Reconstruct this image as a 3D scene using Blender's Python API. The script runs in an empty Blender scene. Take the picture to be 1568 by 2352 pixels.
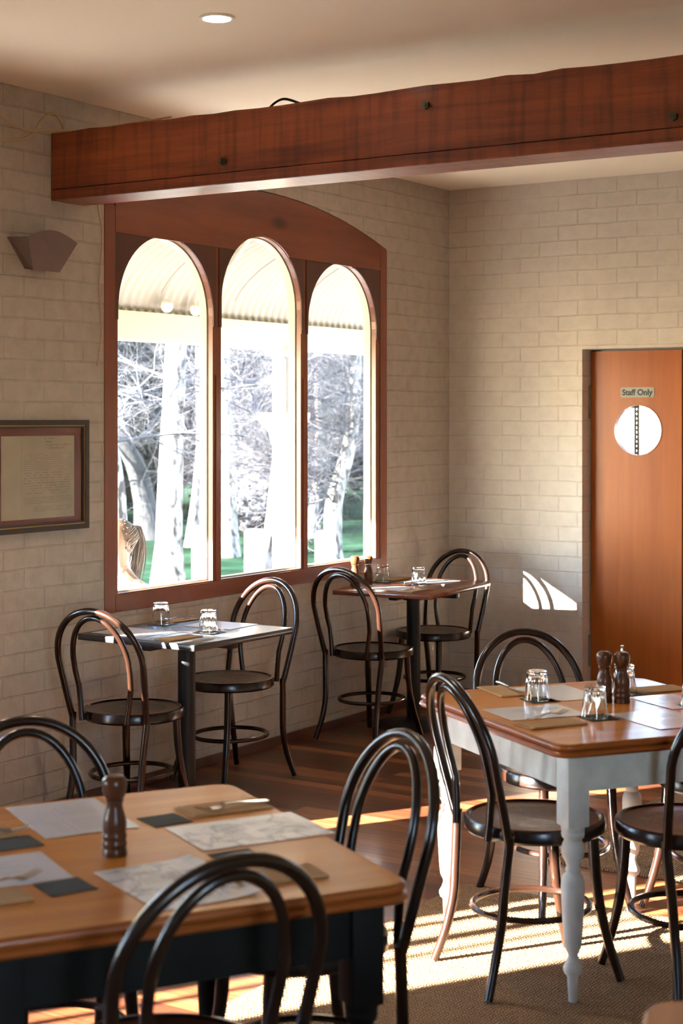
import bpy, bmesh, math, random
from mathutils import Vector, Matrix
R = math.radians
rnd = random.Random(7)
S = bpy.context.scene
COL = S.collection

# ------------------------------------------------------------------ camera, sky, sun, exposure
cam = bpy.data.cameras.new('camera'); camo = bpy.data.objects.new('camera', cam); COL.objects.link(camo)
camo.location = (4.72, -8.57, 1.65); camo.rotation_euler = (R(90), 0, R(32.6))
cam.sensor_fit = 'VERTICAL'; cam.sensor_height = 36.0; cam.lens = 3763.0 / 2352.0 * 36.0
cam.shift_y = -(1176.0 - 958.0) / 2352.0
cam.dof.use_dof = True; cam.dof.focus_distance = 7.2; cam.dof.aperture_fstop = 4.5
cam.clip_start = 0.05; cam.clip_end = 300
S.camera = camo

SUN_DIR = Vector((.51, .86, -.30)).normalized()
w = bpy.data.worlds.new('sky'); S.world = w; w.use_nodes = True
nt = w.node_tree; bg = nt.nodes['Background']
sky = nt.nodes.new('ShaderNodeTexSky'); sky.sky_type = 'NISHITA'; sky.sun_disc = False
sky.sun_elevation = R(45); sky.sun_rotation = R(210); sky.air_density = 1.0; sky.dust_density = .4
nt.links.new(sky.outputs[0], bg.inputs[0]); bg.inputs[1].default_value = 0.55
sl = bpy.data.lights.new('sun', 'SUN'); sl.energy = 22.0; sl.color = (1.0, .94, .86); sl.angle = R(.55)
so = bpy.data.objects.new('sun', sl); COL.objects.link(so)
so.rotation_euler = SUN_DIR.to_track_quat('-Z', 'Y').to_euler()

S.view_settings.view_transform = 'Standard'; S.view_settings.look = 'None'
S.view_settings.gamma = 1.0; S.view_settings.use_curve_mapping = False
S.view_settings.exposure = 3.42
S.cycles.use_denoising = True
S.cycles.max_bounces = 10; S.cycles.diffuse_bounces = 6; S.cycles.glossy_bounces = 4
S.cycles.transmission_bounces = 8; S.cycles.transparent_max_bounces = 12
S.cycles.sample_clamp_indirect = 12.0

# ------------------------------------------------------------------ materials
def _new(name):
    m = bpy.data.materials.new(name); m.use_nodes = True
    n = m.node_tree.nodes; b = n['Principled BSDF']
    return m, n, m.node_tree.links, b
def mat(name, col, rough=.6, metal=0., coat=0., coat_rough=.1, bump=0., bscale=60., var=0., vscale=8., spec=.5):
    m, n, l, b = _new(name)
    b.inputs['Base Color'].default_value = (*col, 1); b.inputs['Roughness'].default_value = rough
    b.inputs['Metallic'].default_value = metal; b.inputs['Coat Weight'].default_value = coat
    b.inputs['Coat Roughness'].default_value = coat_rough; b.inputs['Specular IOR Level'].default_value = spec
    tc = n.new('ShaderNodeTexCoord')
    if var:
        t = n.new('ShaderNodeTexNoise'); t.inputs['Scale'].default_value = vscale; t.inputs['Detail'].default_value = 5
        l.new(tc.outputs['Object'], t.inputs['Vector'])
        mx = n.new('ShaderNodeMixRGB'); mx.blend_type = 'MULTIPLY'; mx.inputs[0].default_value = 1
        r = n.new('ShaderNodeValToRGB'); r.color_ramp.elements[0].position = .3; r.color_ramp.elements[1].position = .7
        r.color_ramp.elements[0].color = (1-var, 1-var, 1-var, 1); r.color_ramp.elements[1].color = (1, 1, 1, 1)
        l.new(t.outputs[0], r.inputs[0]); l.new(r.outputs[0], mx.inputs[2]); mx.inputs[1].default_value = (*col, 1)
        l.new(mx.outputs[0], b.inputs['Base Color'])
    if bump:
        t = n.new('ShaderNodeTexNoise'); t.inputs['Scale'].default_value = bscale; t.inputs['Detail'].default_value = 6
        l.new(tc.outputs['Object'], t.inputs['Vector'])
        bp = n.new('ShaderNodeBump'); bp.inputs['Strength'].default_value = bump; bp.inputs['Distance'].default_value = .01
        l.new(t.outputs[0], bp.inputs['Height']); l.new(bp.outputs[0], b.inputs['Normal'])
    return m
def wood(name, c1, c2, rough=.35, axis=0, scale=6., stretch=.06, coat=0., knots=0., bump=.15, c3=None, coat_rough=.15, streaks=0., spec=.5):
    """grain runs along the given local axis"""
    m, n, l, b = _new(name)
    tc = n.new('ShaderNodeTexCoord'); mp = n.new('ShaderNodeMapping')
    sc = [1, 1, 1]; sc[axis] = stretch; mp.inputs['Scale'].default_value = sc
    l.new(tc.outputs['Object'], mp.inputs['Vector'])
    t = n.new('ShaderNodeTexNoise'); t.inputs['Scale'].default_value = scale*4; t.inputs['Detail'].default_value = 8
    t.inputs['Roughness'].default_value = .65; t.inputs['Distortion'].default_value = .6
    l.new(mp.outputs[0], t.inputs['Vector'])
    t2 = n.new('ShaderNodeTexNoise'); t2.inputs['Scale'].default_value = scale; t2.inputs['Detail'].default_value = 3
    l.new(mp.outputs[0], t2.inputs['Vector'])
    r = n.new('ShaderNodeValToRGB'); r.color_ramp.elements[0].position = .34; r.color_ramp.elements[1].position = .66
    r.color_ramp.elements[0].color = (*c1, 1); r.color_ramp.elements[1].color = (*c2, 1)
    ad = n.new('ShaderNodeMath'); ad.operation = 'ADD'
    h1 = n.new('ShaderNodeMath'); h1.operation = 'MULTIPLY'; h1.inputs[1].default_value = .5
    h2 = n.new('ShaderNodeMath'); h2.operation = 'MULTIPLY'; h2.inputs[1].default_value = .5
    l.new(t.outputs[0], h1.inputs[0]); l.new(t2.outputs[0], h2.inputs[0])
    l.new(h1.outputs[0], ad.inputs[0]); l.new(h2.outputs[0], ad.inputs[1]); l.new(ad.outputs[0], r.inputs[0])
    out = r.outputs[0]
    if streaks:
        mp3 = n.new('ShaderNodeMapping'); mp3.inputs['Scale'].default_value = (14, 1, 1.2); l.new(tc.outputs['Object'], mp3.inputs['Vector'])
        t3 = n.new('ShaderNodeTexNoise'); t3.inputs['Scale'].default_value = 2.2; t3.inputs['Detail'].default_value = 6; l.new(mp3.outputs[0], t3.inputs['Vector'])
        r3 = n.new('ShaderNodeValToRGB'); r3.color_ramp.elements[0].position = .33; r3.color_ramp.elements[0].color = (.35, .32, .30, 1); r3.color_ramp.elements[1].position = .52
        l.new(t3.outputs[0], r3.inputs[0]); m3 = n.new('ShaderNodeMixRGB'); m3.blend_type = 'MULTIPLY'; m3.inputs[0].default_value = streaks
        l.new(out, m3.inputs[1]); l.new(r3.outputs[0], m3.inputs[2]); out = m3.outputs[0]
    if knots:
        v = n.new('ShaderNodeTexVoronoi'); v.inputs['Scale'].default_value = knots
        mp2 = n.new('ShaderNodeMapping'); s2 = [1, 1, 1]; s2[axis] = .45; mp2.inputs['Scale'].default_value = s2
        l.new(tc.outputs['Object'], mp2.inputs['Vector']); l.new(mp2.outputs[0], v.inputs['Vector'])
        kr = n.new('ShaderNodeValToRGB'); kr.color_ramp.elements[0].position = .03; kr.color_ramp.elements[1].position = .085
        l.new(v.outputs['Distance'], kr.inputs[0])
        mx = n.new('ShaderNodeMixRGB'); mx.inputs[1].default_value = (*(c3 or tuple(x*.35 for x in c1)), 1)
        l.new(kr.outputs[0], mx.inputs[0]); l.new(out, mx.inputs[2]); out = mx.outputs[0]
    l.new(out, b.inputs['Base Color']); b.inputs['Roughness'].default_value = rough; b.inputs['Specular IOR Level'].default_value = spec
    b.inputs['Coat Weight'].default_value = coat; b.inputs['Coat Roughness'].default_value = coat_rough
    bp = n.new('ShaderNodeBump'); bp.inputs['Strength'].default_value = bump; bp.inputs['Distance'].default_value = .004
    l.new(t.outputs[0], bp.inputs['Height']); l.new(bp.outputs[0], b.inputs['Normal'])
    return m
def brick(name, axes, col1, col2, strength=.6):
    m, n, l, b = _new(name)
    tc = n.new('ShaderNodeTexCoord'); sp = n.new('ShaderNodeSeparateXYZ'); cb = n.new('ShaderNodeCombineXYZ')
    l.new(tc.outputs['Object'], sp.inputs[0]); l.new(sp.outputs[axes[0]], cb.inputs[0]); l.new(sp.outputs[axes[1]], cb.inputs[1])
    # wobble the courses a little
    wn = n.new('ShaderNodeTexNoise'); wn.inputs['Scale'].default_value = 5; wn.inputs['Detail'].default_value = 4; l.new(tc.outputs['Object'], wn.inputs['Vector'])
    wm = n.new('ShaderNodeVectorMath'); wm.operation = 'SCALE'; wm.inputs['Scale'].default_value = .014
    l.new(wn.outputs['Color'], wm.inputs[0]); wa = n.new('ShaderNodeVectorMath'); wa.operation = 'ADD'
    l.new(cb.outputs[0], wa.inputs[0]); l.new(wm.outputs[0], wa.inputs[1])
    bt = n.new('ShaderNodeTexBrick'); bt.inputs['Scale'].default_value = 1
    bt.inputs['Brick Width'].default_value = .24; bt.inputs['Row Height'].default_value = .086; bt.inputs['Mortar Size'].default_value = .0045
    bt.inputs['Mortar Smooth'].default_value = .5
    bt.inputs['Color1'].default_value = (1, 1, 1, 1); bt.inputs['Color2'].default_value = (.93, .93, .93, 1); bt.inputs['Mortar'].default_value = (0, 0, 0, 1)
    l.new(wa.outputs[0], bt.inputs['Vector'])
    nz = n.new('ShaderNodeTexNoise'); nz.inputs['Scale'].default_value = 14; nz.inputs['Detail'].default_value = 8; nz.inputs['Roughness'].default_value = .6
    l.new(tc.outputs['Object'], nz.inputs['Vector'])
    pn = n.new('ShaderNodeTexNoise'); pn.inputs['Scale'].default_value = 3.2; pn.inputs['Detail'].default_value = 3; l.new(tc.outputs['Object'], pn.inputs['Vector'])
    pr = n.new('ShaderNodeValToRGB'); pr.color_ramp.elements[0].position = .38; pr.color_ramp.elements[1].position = .62
    pr.color_ramp.elements[0].color = (.25, .25, .25, 1)
    l.new(pn.outputs[0], pr.inputs[0])
    # mortar joints come and go under the paint
    inv = n.new('ShaderNodeMath'); inv.operation = 'MULTIPLY'; l.new(bt.outputs['Fac'], inv.inputs[0]); l.new(pr.outputs[0], inv.inputs[1])
    hm = n.new('ShaderNodeMath'); hm.operation = 'MULTIPLY_ADD'; l.new(inv.outputs[0], hm.inputs[0]); hm.inputs[1].default_value = -.55
    hs = n.new('ShaderNodeMath'); hs.operation = 'MULTIPLY'; hs.inputs[1].default_value = .55; l.new(nz.outputs[0], hs.inputs[0]); l.new(hs.outputs[0], hm.inputs[2])
    bp = n.new('ShaderNodeBump'); bp.inputs['Strength'].default_value = strength; bp.inputs['Distance'].default_value = .012
    l.new(hm.outputs[0], bp.inputs['Height']); l.new(bp.outputs[0], b.inputs['Normal'])
    r = n.new('ShaderNodeValToRGB'); r.color_ramp.elements[0].color = (*col1, 1); r.color_ramp.elements[1].color = (*col2, 1)
    r.color_ramp.elements[0].position = .35; r.color_ramp.elements[1].position = .6; l.new(nz.outputs[0], r.inputs[0])
    mk = n.new('ShaderNodeMath'); mk.operation = 'MULTIPLY'; mk.inputs[1].default_value = .08; l.new(inv.outputs[0], mk.inputs[0])
    mx = n.new('ShaderNodeMixRGB'); mx.inputs[2].default_value = (col1[0]*.45, col1[1]*.4, col1[2]*.33, 1)
    l.new(mk.outputs[0], mx.inputs[0]); l.new(r.outputs[0], mx.inputs[1]); l.new(mx.outputs[0], b.inputs['Base Color'])
    b.inputs['Roughness'].default_value = .55; b.inputs['Specular IOR Level'].default_value = .35
    return m
def boards(name):
    m, n, l, b = _new(name)
    tc = n.new('ShaderNodeTexCoord')
    bt = n.new('ShaderNodeTexBrick'); bt.inputs['Scale'].default_value = 1; bt.inputs['Brick Width'].default_value = 1.7
    bt.inputs['Row Height'].default_value = .08; bt.inputs['Mortar Size'].default_value = .0012; bt.inputs['Bias'].default_value = .0
    bt.inputs['Color1'].default_value = (0, 0, 0, 1); bt.inputs['Color2'].default_value = (1, 1, 1, 1); bt.inputs['Mortar'].default_value = (.3, .3, .3, 1)
    l.new(tc.outputs['Object'], bt.inputs['Vector'])
    r = n.new('ShaderNodeValToRGB'); r.color_ramp.elements[0].color = (.075, .022, .009, 1); r.color_ramp.elements[1].color = (.34, .12, .042, 1)
    e = r.color_ramp.elements.new(.5); e.color = (.16, .046, .018, 1)
    l.new(bt.outputs['Color'], r.inputs[0])
    mp = n.new('ShaderNodeMapping'); mp.inputs['Scale'].default_value = (.05, 1, 1); l.new(tc.outputs['Object'], mp.inputs['Vector'])
    t = n.new('ShaderNodeTexNoise'); t.inputs['Scale'].default_value = 60; t.inputs['Detail'].default_value = 6; l.new(mp.outputs[0], t.inputs['Vector'])
    tr = n.new('ShaderNodeValToRGB'); tr.color_ramp.elements[0].color = (.55, .55, .55, 1); tr.color_ramp.elements[0].position = .3
    tr.color_ramp.elements[1].position = .7; tr.color_ramp.elements[1].color = (1.15, 1.15, 1.15, 1); l.new(t.outputs[0], tr.inputs[0])
    mx = n.new('ShaderNodeMixRGB'); mx.blend_type = 'MULTIPLY'; mx.inputs[0].default_value = 1
    l.new(r.outputs[0], mx.inputs[1]); l.new(tr.outputs[0], mx.inputs[2])
    mg = n.new('ShaderNodeMixRGB'); mg.inputs[2].default_value = (.01, .004, .002, 1); l.new(bt.outputs['Fac'], mg.inputs[0]); l.new(mx.outputs[0], mg.inputs[1])
    l.new(mg.outputs[0], b.inputs['Base Color']); b.inputs['Roughness'].default_value = .32
    bp = n.new('ShaderNodeBump'); bp.inputs['Strength'].default_value = .25; bp.inputs['Distance'].default_value = .003; bp.invert = True
    l.new(bt.outputs['Fac'], bp.inputs['Height']); l.new(bp.outputs[0], b.inputs['Normal'])
    return m
def weave(name, c1, c2):
    m, n, l, b = _new(name)
    tc = n.new('ShaderNodeTexCoord')
    def wv(scale, d, vec):
        t = n.new('ShaderNodeTexWave'); t.wave_type = 'BANDS'; t.bands_direction = d; t.inputs['Scale'].default_value = scale
        t.inputs['Distortion'].default_value = 2.0; t.inputs['Detail'].default_value = 2; t.inputs['Detail Scale'].default_value = 3.0
        l.new(vec, t.inputs['Vector']); return t
    a = wv(22, 'Y', tc.outputs['Object']); c = wv(30, 'X', tc.outputs['Object'])
    mu = n.new('ShaderNodeMath'); mu.operation = 'MULTIPLY'; l.new(a.outputs['Fac'], mu.inputs[0]); l.new(c.outputs['Fac'], mu.inputs[1])
    nz = n.new('ShaderNodeTexNoise'); nz.inputs['Scale'].default_value = 160; nz.inputs['Detail'].default_value = 4; l.new(tc.outputs['Object'], nz.inputs['Vector'])
    ad = n.new('ShaderNodeMath'); ad.operation = 'MULTIPLY_ADD'; ad.inputs[1].default_value = .6; l.new(nz.outputs[0], ad.inputs[0]); l.new(mu.outputs[0], ad.inputs[2])
    r = n.new('ShaderNodeValToRGB'); r.color_ramp.elements[0].color = (*c1, 1); r.color_ramp.elements[1].color = (*c2, 1)
    r.color_ramp.elements[0].position = .2; r.color_ramp.elements[1].position = .85
    l.new(ad.outputs[0], r.inputs[0]); l.new(r.outputs[0], b.inputs['Base Color']); b.inputs['Roughness'].default_value = .95
    b.inputs['Specular IOR Level'].default_value = .1
    bp = n.new('ShaderNodeBump'); bp.inputs['Strength'].default_value = .9; bp.inputs['Distance'].default_value = .008
    l.new(ad.outputs[0], bp.inputs['Height']); l.new(bp.outputs[0], b.inputs['Normal'])
    return m
def thin_glass(name, f0=.05):
    m, n, l, b = _new(name); n.remove(b)
    tr = n.new('ShaderNodeBsdfTransparent'); gl = n.new('ShaderNodeBsdfGlossy'); gl.inputs['Roughness'].default_value = .02
    lw = n.new('ShaderNodeLayerWeight'); pw = n.new('ShaderNodeMath'); pw.operation = 'POWER'; pw.inputs[1].default_value = 5; l.new(lw.outputs['Facing'], pw.inputs[0])
    fr = n.new('ShaderNodeMath'); fr.operation = 'MULTIPLY_ADD'; fr.inputs[1].default_value = .9; fr.inputs[2].default_value = f0; l.new(pw.outputs[0], fr.inputs[0])
    mx = n.new('ShaderNodeMixShader'); l.new(fr.outputs[0], mx.inputs[0]); l.new(tr.outputs[0], mx.inputs[1]); l.new(gl.outputs[0], mx.inputs[2])
    l.new(mx.outputs[0], n['Material Output'].inputs[0])
    return m
def marble(name):
    m, n, l, b = _new(name)
    tc = n.new('ShaderNodeTexCoord'); t = n.new('ShaderNodeTexNoise'); t.inputs['Scale'].default_value = 5; t.inputs['Detail'].default_value = 9; t.inputs['Distortion'].default_value = 1.2
    l.new(tc.outputs['Object'], t.inputs['Vector']); r = n.new('ShaderNodeValToRGB')
    e = r.color_ramp.elements; e[0].position = .47; e[0].color = (.72, .69, .65, 1); e[1].position = .53; e[1].color = (.74, .71, .67, 1)
    x = e.new(.5); x.color = (.36, .35, .38, 1)
    l.new(t.outputs[0], r.inputs[0]); l.new(r.outputs[0], b.inputs['Base Color']); b.inputs['Roughness'].default_value = .3
    return m
def birch(name, c1, c2, c3):
    m, n, l, b = _new(name)
    tc = n.new('ShaderNodeTexCoord'); mp = n.new('ShaderNodeMapping'); mp.inputs['Scale'].default_value = (2.5, 2.5, 1)
    l.new(tc.outputs['Object'], mp.inputs[0]); t = n.new('ShaderNodeTexNoise'); t.inputs['Scale'].default_value = 7; t.inputs['Detail'].default_value = 6
    l.new(mp.outputs[0], t.inputs['Vector']); r = n.new('ShaderNodeValToRGB'); e = r.color_ramp.elements
    e[0].position = .40; e[0].color = (*c3, 1); e[1].position = .47; e[1].color = (*c1, 1); x = e.new(.6); x.color = (*c2, 1)
    l.new(t.outputs[0], r.inputs[0]); l.new(r.outputs[0], b.inputs['Base Color']); b.inputs['Roughness'].default_value = .9
    return m
M = {}
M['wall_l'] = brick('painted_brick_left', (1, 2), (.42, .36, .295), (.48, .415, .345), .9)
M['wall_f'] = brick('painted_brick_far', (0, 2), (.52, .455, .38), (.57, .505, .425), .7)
M['plaster'] = mat('plaster', (.62, .57, .50), .8)
M['ceiling'] = mat('ceiling_paint', (.84, .76, .61), .85)
M['floor'] = boards('floor_boards')
M['jute'] = weave('jute_weave', (.17, .095, .045), (.50, .32, .175))
M['frame'] = wood('redwood_frame', (.16, .034, .012), (.26, .066, .022), .38, 2, 5, .1, .25, knots=2.2, bump=.08)
M['header'] = wood('redwood_header', (.16, .034, .012), (.26, .066, .022), .38, 1, 5, .1, .25, knots=2.0, bump=.08)
M['spandrel'] = wood('redwood_spandrel', (.075, .019, .009), (.10, .026, .012), .4, 2, 5, .1, .2, bump=.05)
M['beam'] = wood('oregon_beam', (.12, .022, .008), (.38, .085, .024), .42, 0, 7, .07, .1, knots=1.9, bump=.8, c3=(.03, .008, .004), streaks=.55)
M['cream'] = mat('cream_paint', (.50, .42, .26), .6)
M['post_paint'] = mat('post_paint', (.085, .08, .07), .7)
M['fascia'] = mat('fascia_cream', (.33, .28, .165), .6)
M['white_paint'] = mat('white_paint', (.8, .78, .72), .6)
M['door'] = wood('door_veneer', (.30, .070, .008), (.42, .112, .013), .5, 2, 5, .05, .2, bump=.05, coat_rough=.2, spec=.2)
M['chair'] = mat('bentwood_dark', (.017, .0065, .0035), .24, coat=0, var=.3, vscale=12, bump=.02, bscale=40)
M['pine'] = wood('honey_pine', (.46, .140, .014), (.66, .265, .036), .36, 0, 5, .08, .35, knots=1.7, bump=.05, coat_rough=.16, spec=.15)
M['pine_edge'] = wood('honey_pine_edge', (.21, .046, .007), (.33, .085, .014), .36, 0, 5, .08, .15, bump=.05)
M['white_leg'] = mat('chalk_white_paint', (.62, .61, .56), .5, var=.25, vscale=14, bump=.1, bscale=25)
M['shaded_leg'] = mat('shaded_grey_blue_paint', (.012, .0105, .0085), .6, var=.35, vscale=10, bump=.1, spec=.1)  # near-black: the foreground table's shade is put into its leg and apron colour
M['black'] = mat('black_iron', (.008, .008, .009), .45, spec=.3)
M['black_top'] = mat('black_laminate', (.028, .027, .030), .27, coat=.3, coat_rough=.2, bump=.05, bscale=150)
M['mahogany'] = wood('red_mahogany_top', (.10, .024, .012), (.20, .055, .024), .22, 0, 6, .1, .5, bump=.05)
M['mill'] = wood('walnut_mill', (.055, .016, .005), (.095, .028, .009), .4, 2, 12, .2, .25, bump=.03, coat_rough=.08, spec=.2)
M['steel'] = mat('polished_steel', (.60, .585, .56), .2, metal=1.)
M['brushed'] = mat('brushed_steel', (.24, .225, .19), .5, metal=.4)
M['paper'] = mat('laminated_paper', (.66, .65, .66), .18)
M['laminate'] = mat('glossy_laminate', (.66, .65, .64), .07, bump=.02, bscale=14)
M['marble'] = marble('marble_print')
M['ink'] = mat('grey_ink', (.28, .28, .29), .4)
M['ink2'] = mat('faded_ink', (.17, .13, .09), .6)
M['black_ink'] = mat('black_ink', (.01, .01, .01), .5)
M['kraft'] = mat('kraft_napkin', (.44, .265, .125), .9, spec=.1, bump=.1, bscale=200)
M['slate'] = mat('slate_card', (.040, .043, .035), .7, spec=.2)
M['gold'] = mat('gold_line', (.42, .26, .09), .4, metal=.6)
M['frame_dark'] = mat('dark_frame', (.030, .016, .010), .35)
M['mat_red'] = mat('burgundy_mat', (.135, .014, .008), .7)
M['parch'] = mat('parchment', (.40, .335, .235), .8, var=.15, vscale=9)
M['sconce'] = mat('taupe_sconce', (.17, .115, .095), .5)
M['cable'] = mat('cream_cable', (.52, .38, .20), .55)
M['brass'] = mat('aged_bolt', (.10, .10, .065), .35, metal=.8)
M['iron_roof'] = mat('corrugated_iron', (.20, .175, .145), .6, var=.15, vscale=3)
M['seam'] = mat('rust_seam', (.12, .10, .07), .7)
M['bark'] = birch('birch_bark', (.10, .09, .075), (.16, .145, .125), (.014, .009, .005))
M['bark2'] = birch('grey_bark', (.007, .008, .009), (.012, .014, .014), (.003, .003, .003))
M['twig'] = mat('pale_twig', (.042, .043, .046), .8, spec=.1)
M['twig2'] = mat('olive_twig', (.0045, .0062, .0068), .9, spec=.05)
M['leafd'] = mat('dark_foliage', (.0042, .0085, .0135), .9, spec=.05, var=.6, vscale=3, bump=.6, bscale=6)
M['leafm'] = mat('mid_foliage', (.0050, .0105, .0110), .9, spec=.05, var=.6, vscale=4, bump=.6, bscale=8)
M['grass'] = mat('grass', (.015, .034, .019), .95, var=.75, vscale=1.2, bump=.3, bscale=20, spec=0.)
M['paving'] = mat('pale_paving', (.45, .42, .38), .95, var=.1, spec=.0)
M['glass'] = thin_glass('window_glass'); M['glass_clear'] = thin_glass('porthole_glass', .002)
mg, n_, l_, b_ = _new('tumbler_glass')
b_.inputs['Transmission Weight'].default_value = 1; b_.inputs['Roughness'].default_value = .0; b_.inputs['IOR'].default_value = 1.47
b_.inputs['Base Color'].default_value = (.97, .98, .97, 1); M['tumbler'] = mg
me, n_, l_, b_ = _new('lamp_glow'); b_.inputs['Emission Color'].default_value = (1, .93, .8, 1); b_.inputs['Emission Strength'].default_value = 3.0; M['glow'] = me
M['hair'] = mat('blonde_hair', (.055, .028, .011), .6, var=.7, vscale=40)
M['skin'] = mat('skin', (.12, .065, .042), .5)
M['shirt'] = mat('white_shirt', (.75, .75, .75), .8)
M['jeans'] = mat('blue_jeans', (.05, .08, .15), .8)
M['rubber'] = mat('dark_skirting', (.075, .022, .010), .4)
# embossed seat panel
ms, n_, l_, b_ = _new('embossed_seat'); M['seatp'] = ms
b_.inputs['Base Color'].default_value = (.042, .017, .009, 1); b_.inputs['Roughness'].default_value = .28; b_.inputs['Coat Weight'].default_value = .35; b_.inputs['Coat Roughness'].default_value = .2
tc_ = n_.new('ShaderNodeTexCoord'); wv_ = n_.new('ShaderNodeTexNoise'); wv_.inputs['Scale'].default_value = 22; wv_.inputs['Distortion'].default_value = 3.5; wv_.inputs['Detail'].default_value = 1
l_.new(tc_.outputs['Object'], wv_.inputs['Vector']); ln_ = n_.new('ShaderNodeVectorMath'); ln_.operation = 'LENGTH'
mz_ = n_.new('ShaderNodeMapping'); mz_.inputs['Scale'].default_value = (1, 1, 0); l_.new(tc_.outputs['Object'], mz_.inputs[0]); l_.new(mz_.outputs[0], ln_.inputs[0])
rr_ = n_.new('ShaderNodeValToRGB'); rr_.color_ramp.elements[0].position = .125; rr_.color_ramp.elements[0].color = (1, 1, 1, 1); rr_.color_ramp.elements[1].position = .14; rr_.color_ramp.elements[1].color = (0, 0, 0, 1)
l_.new(ln_.outputs['Value'], rr_.inputs[0]); mm_ = n_.new('ShaderNodeMath'); mm_.operation = 'MULTIPLY'; l_.new(rr_.outputs[0], mm_.inputs[0])
rp_ = n_.new('ShaderNodeMath'); rp_.operation = 'PINGPONG'; rp_.inputs[1].default_value = .05; l_.new(wv_.outputs[0], rp_.inputs[0])
rm_ = n_.new('ShaderNodeMath'); rm_.operation = 'MULTIPLY'; rm_.inputs[1].default_value = 20; l_.new(rp_.outputs[0], rm_.inputs[0]); l_.new(rm_.outputs[0], mm_.inputs[1])
bb_ = n_.new('ShaderNodeBump'); bb_.inputs['Strength'].default_value = .6; bb_.inputs['Distance'].default_value = .003; l_.new(mm_.outputs[0], bb_.inputs['Height']); l_.new(bb_.outputs[0], b_.inputs['Normal'])

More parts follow.
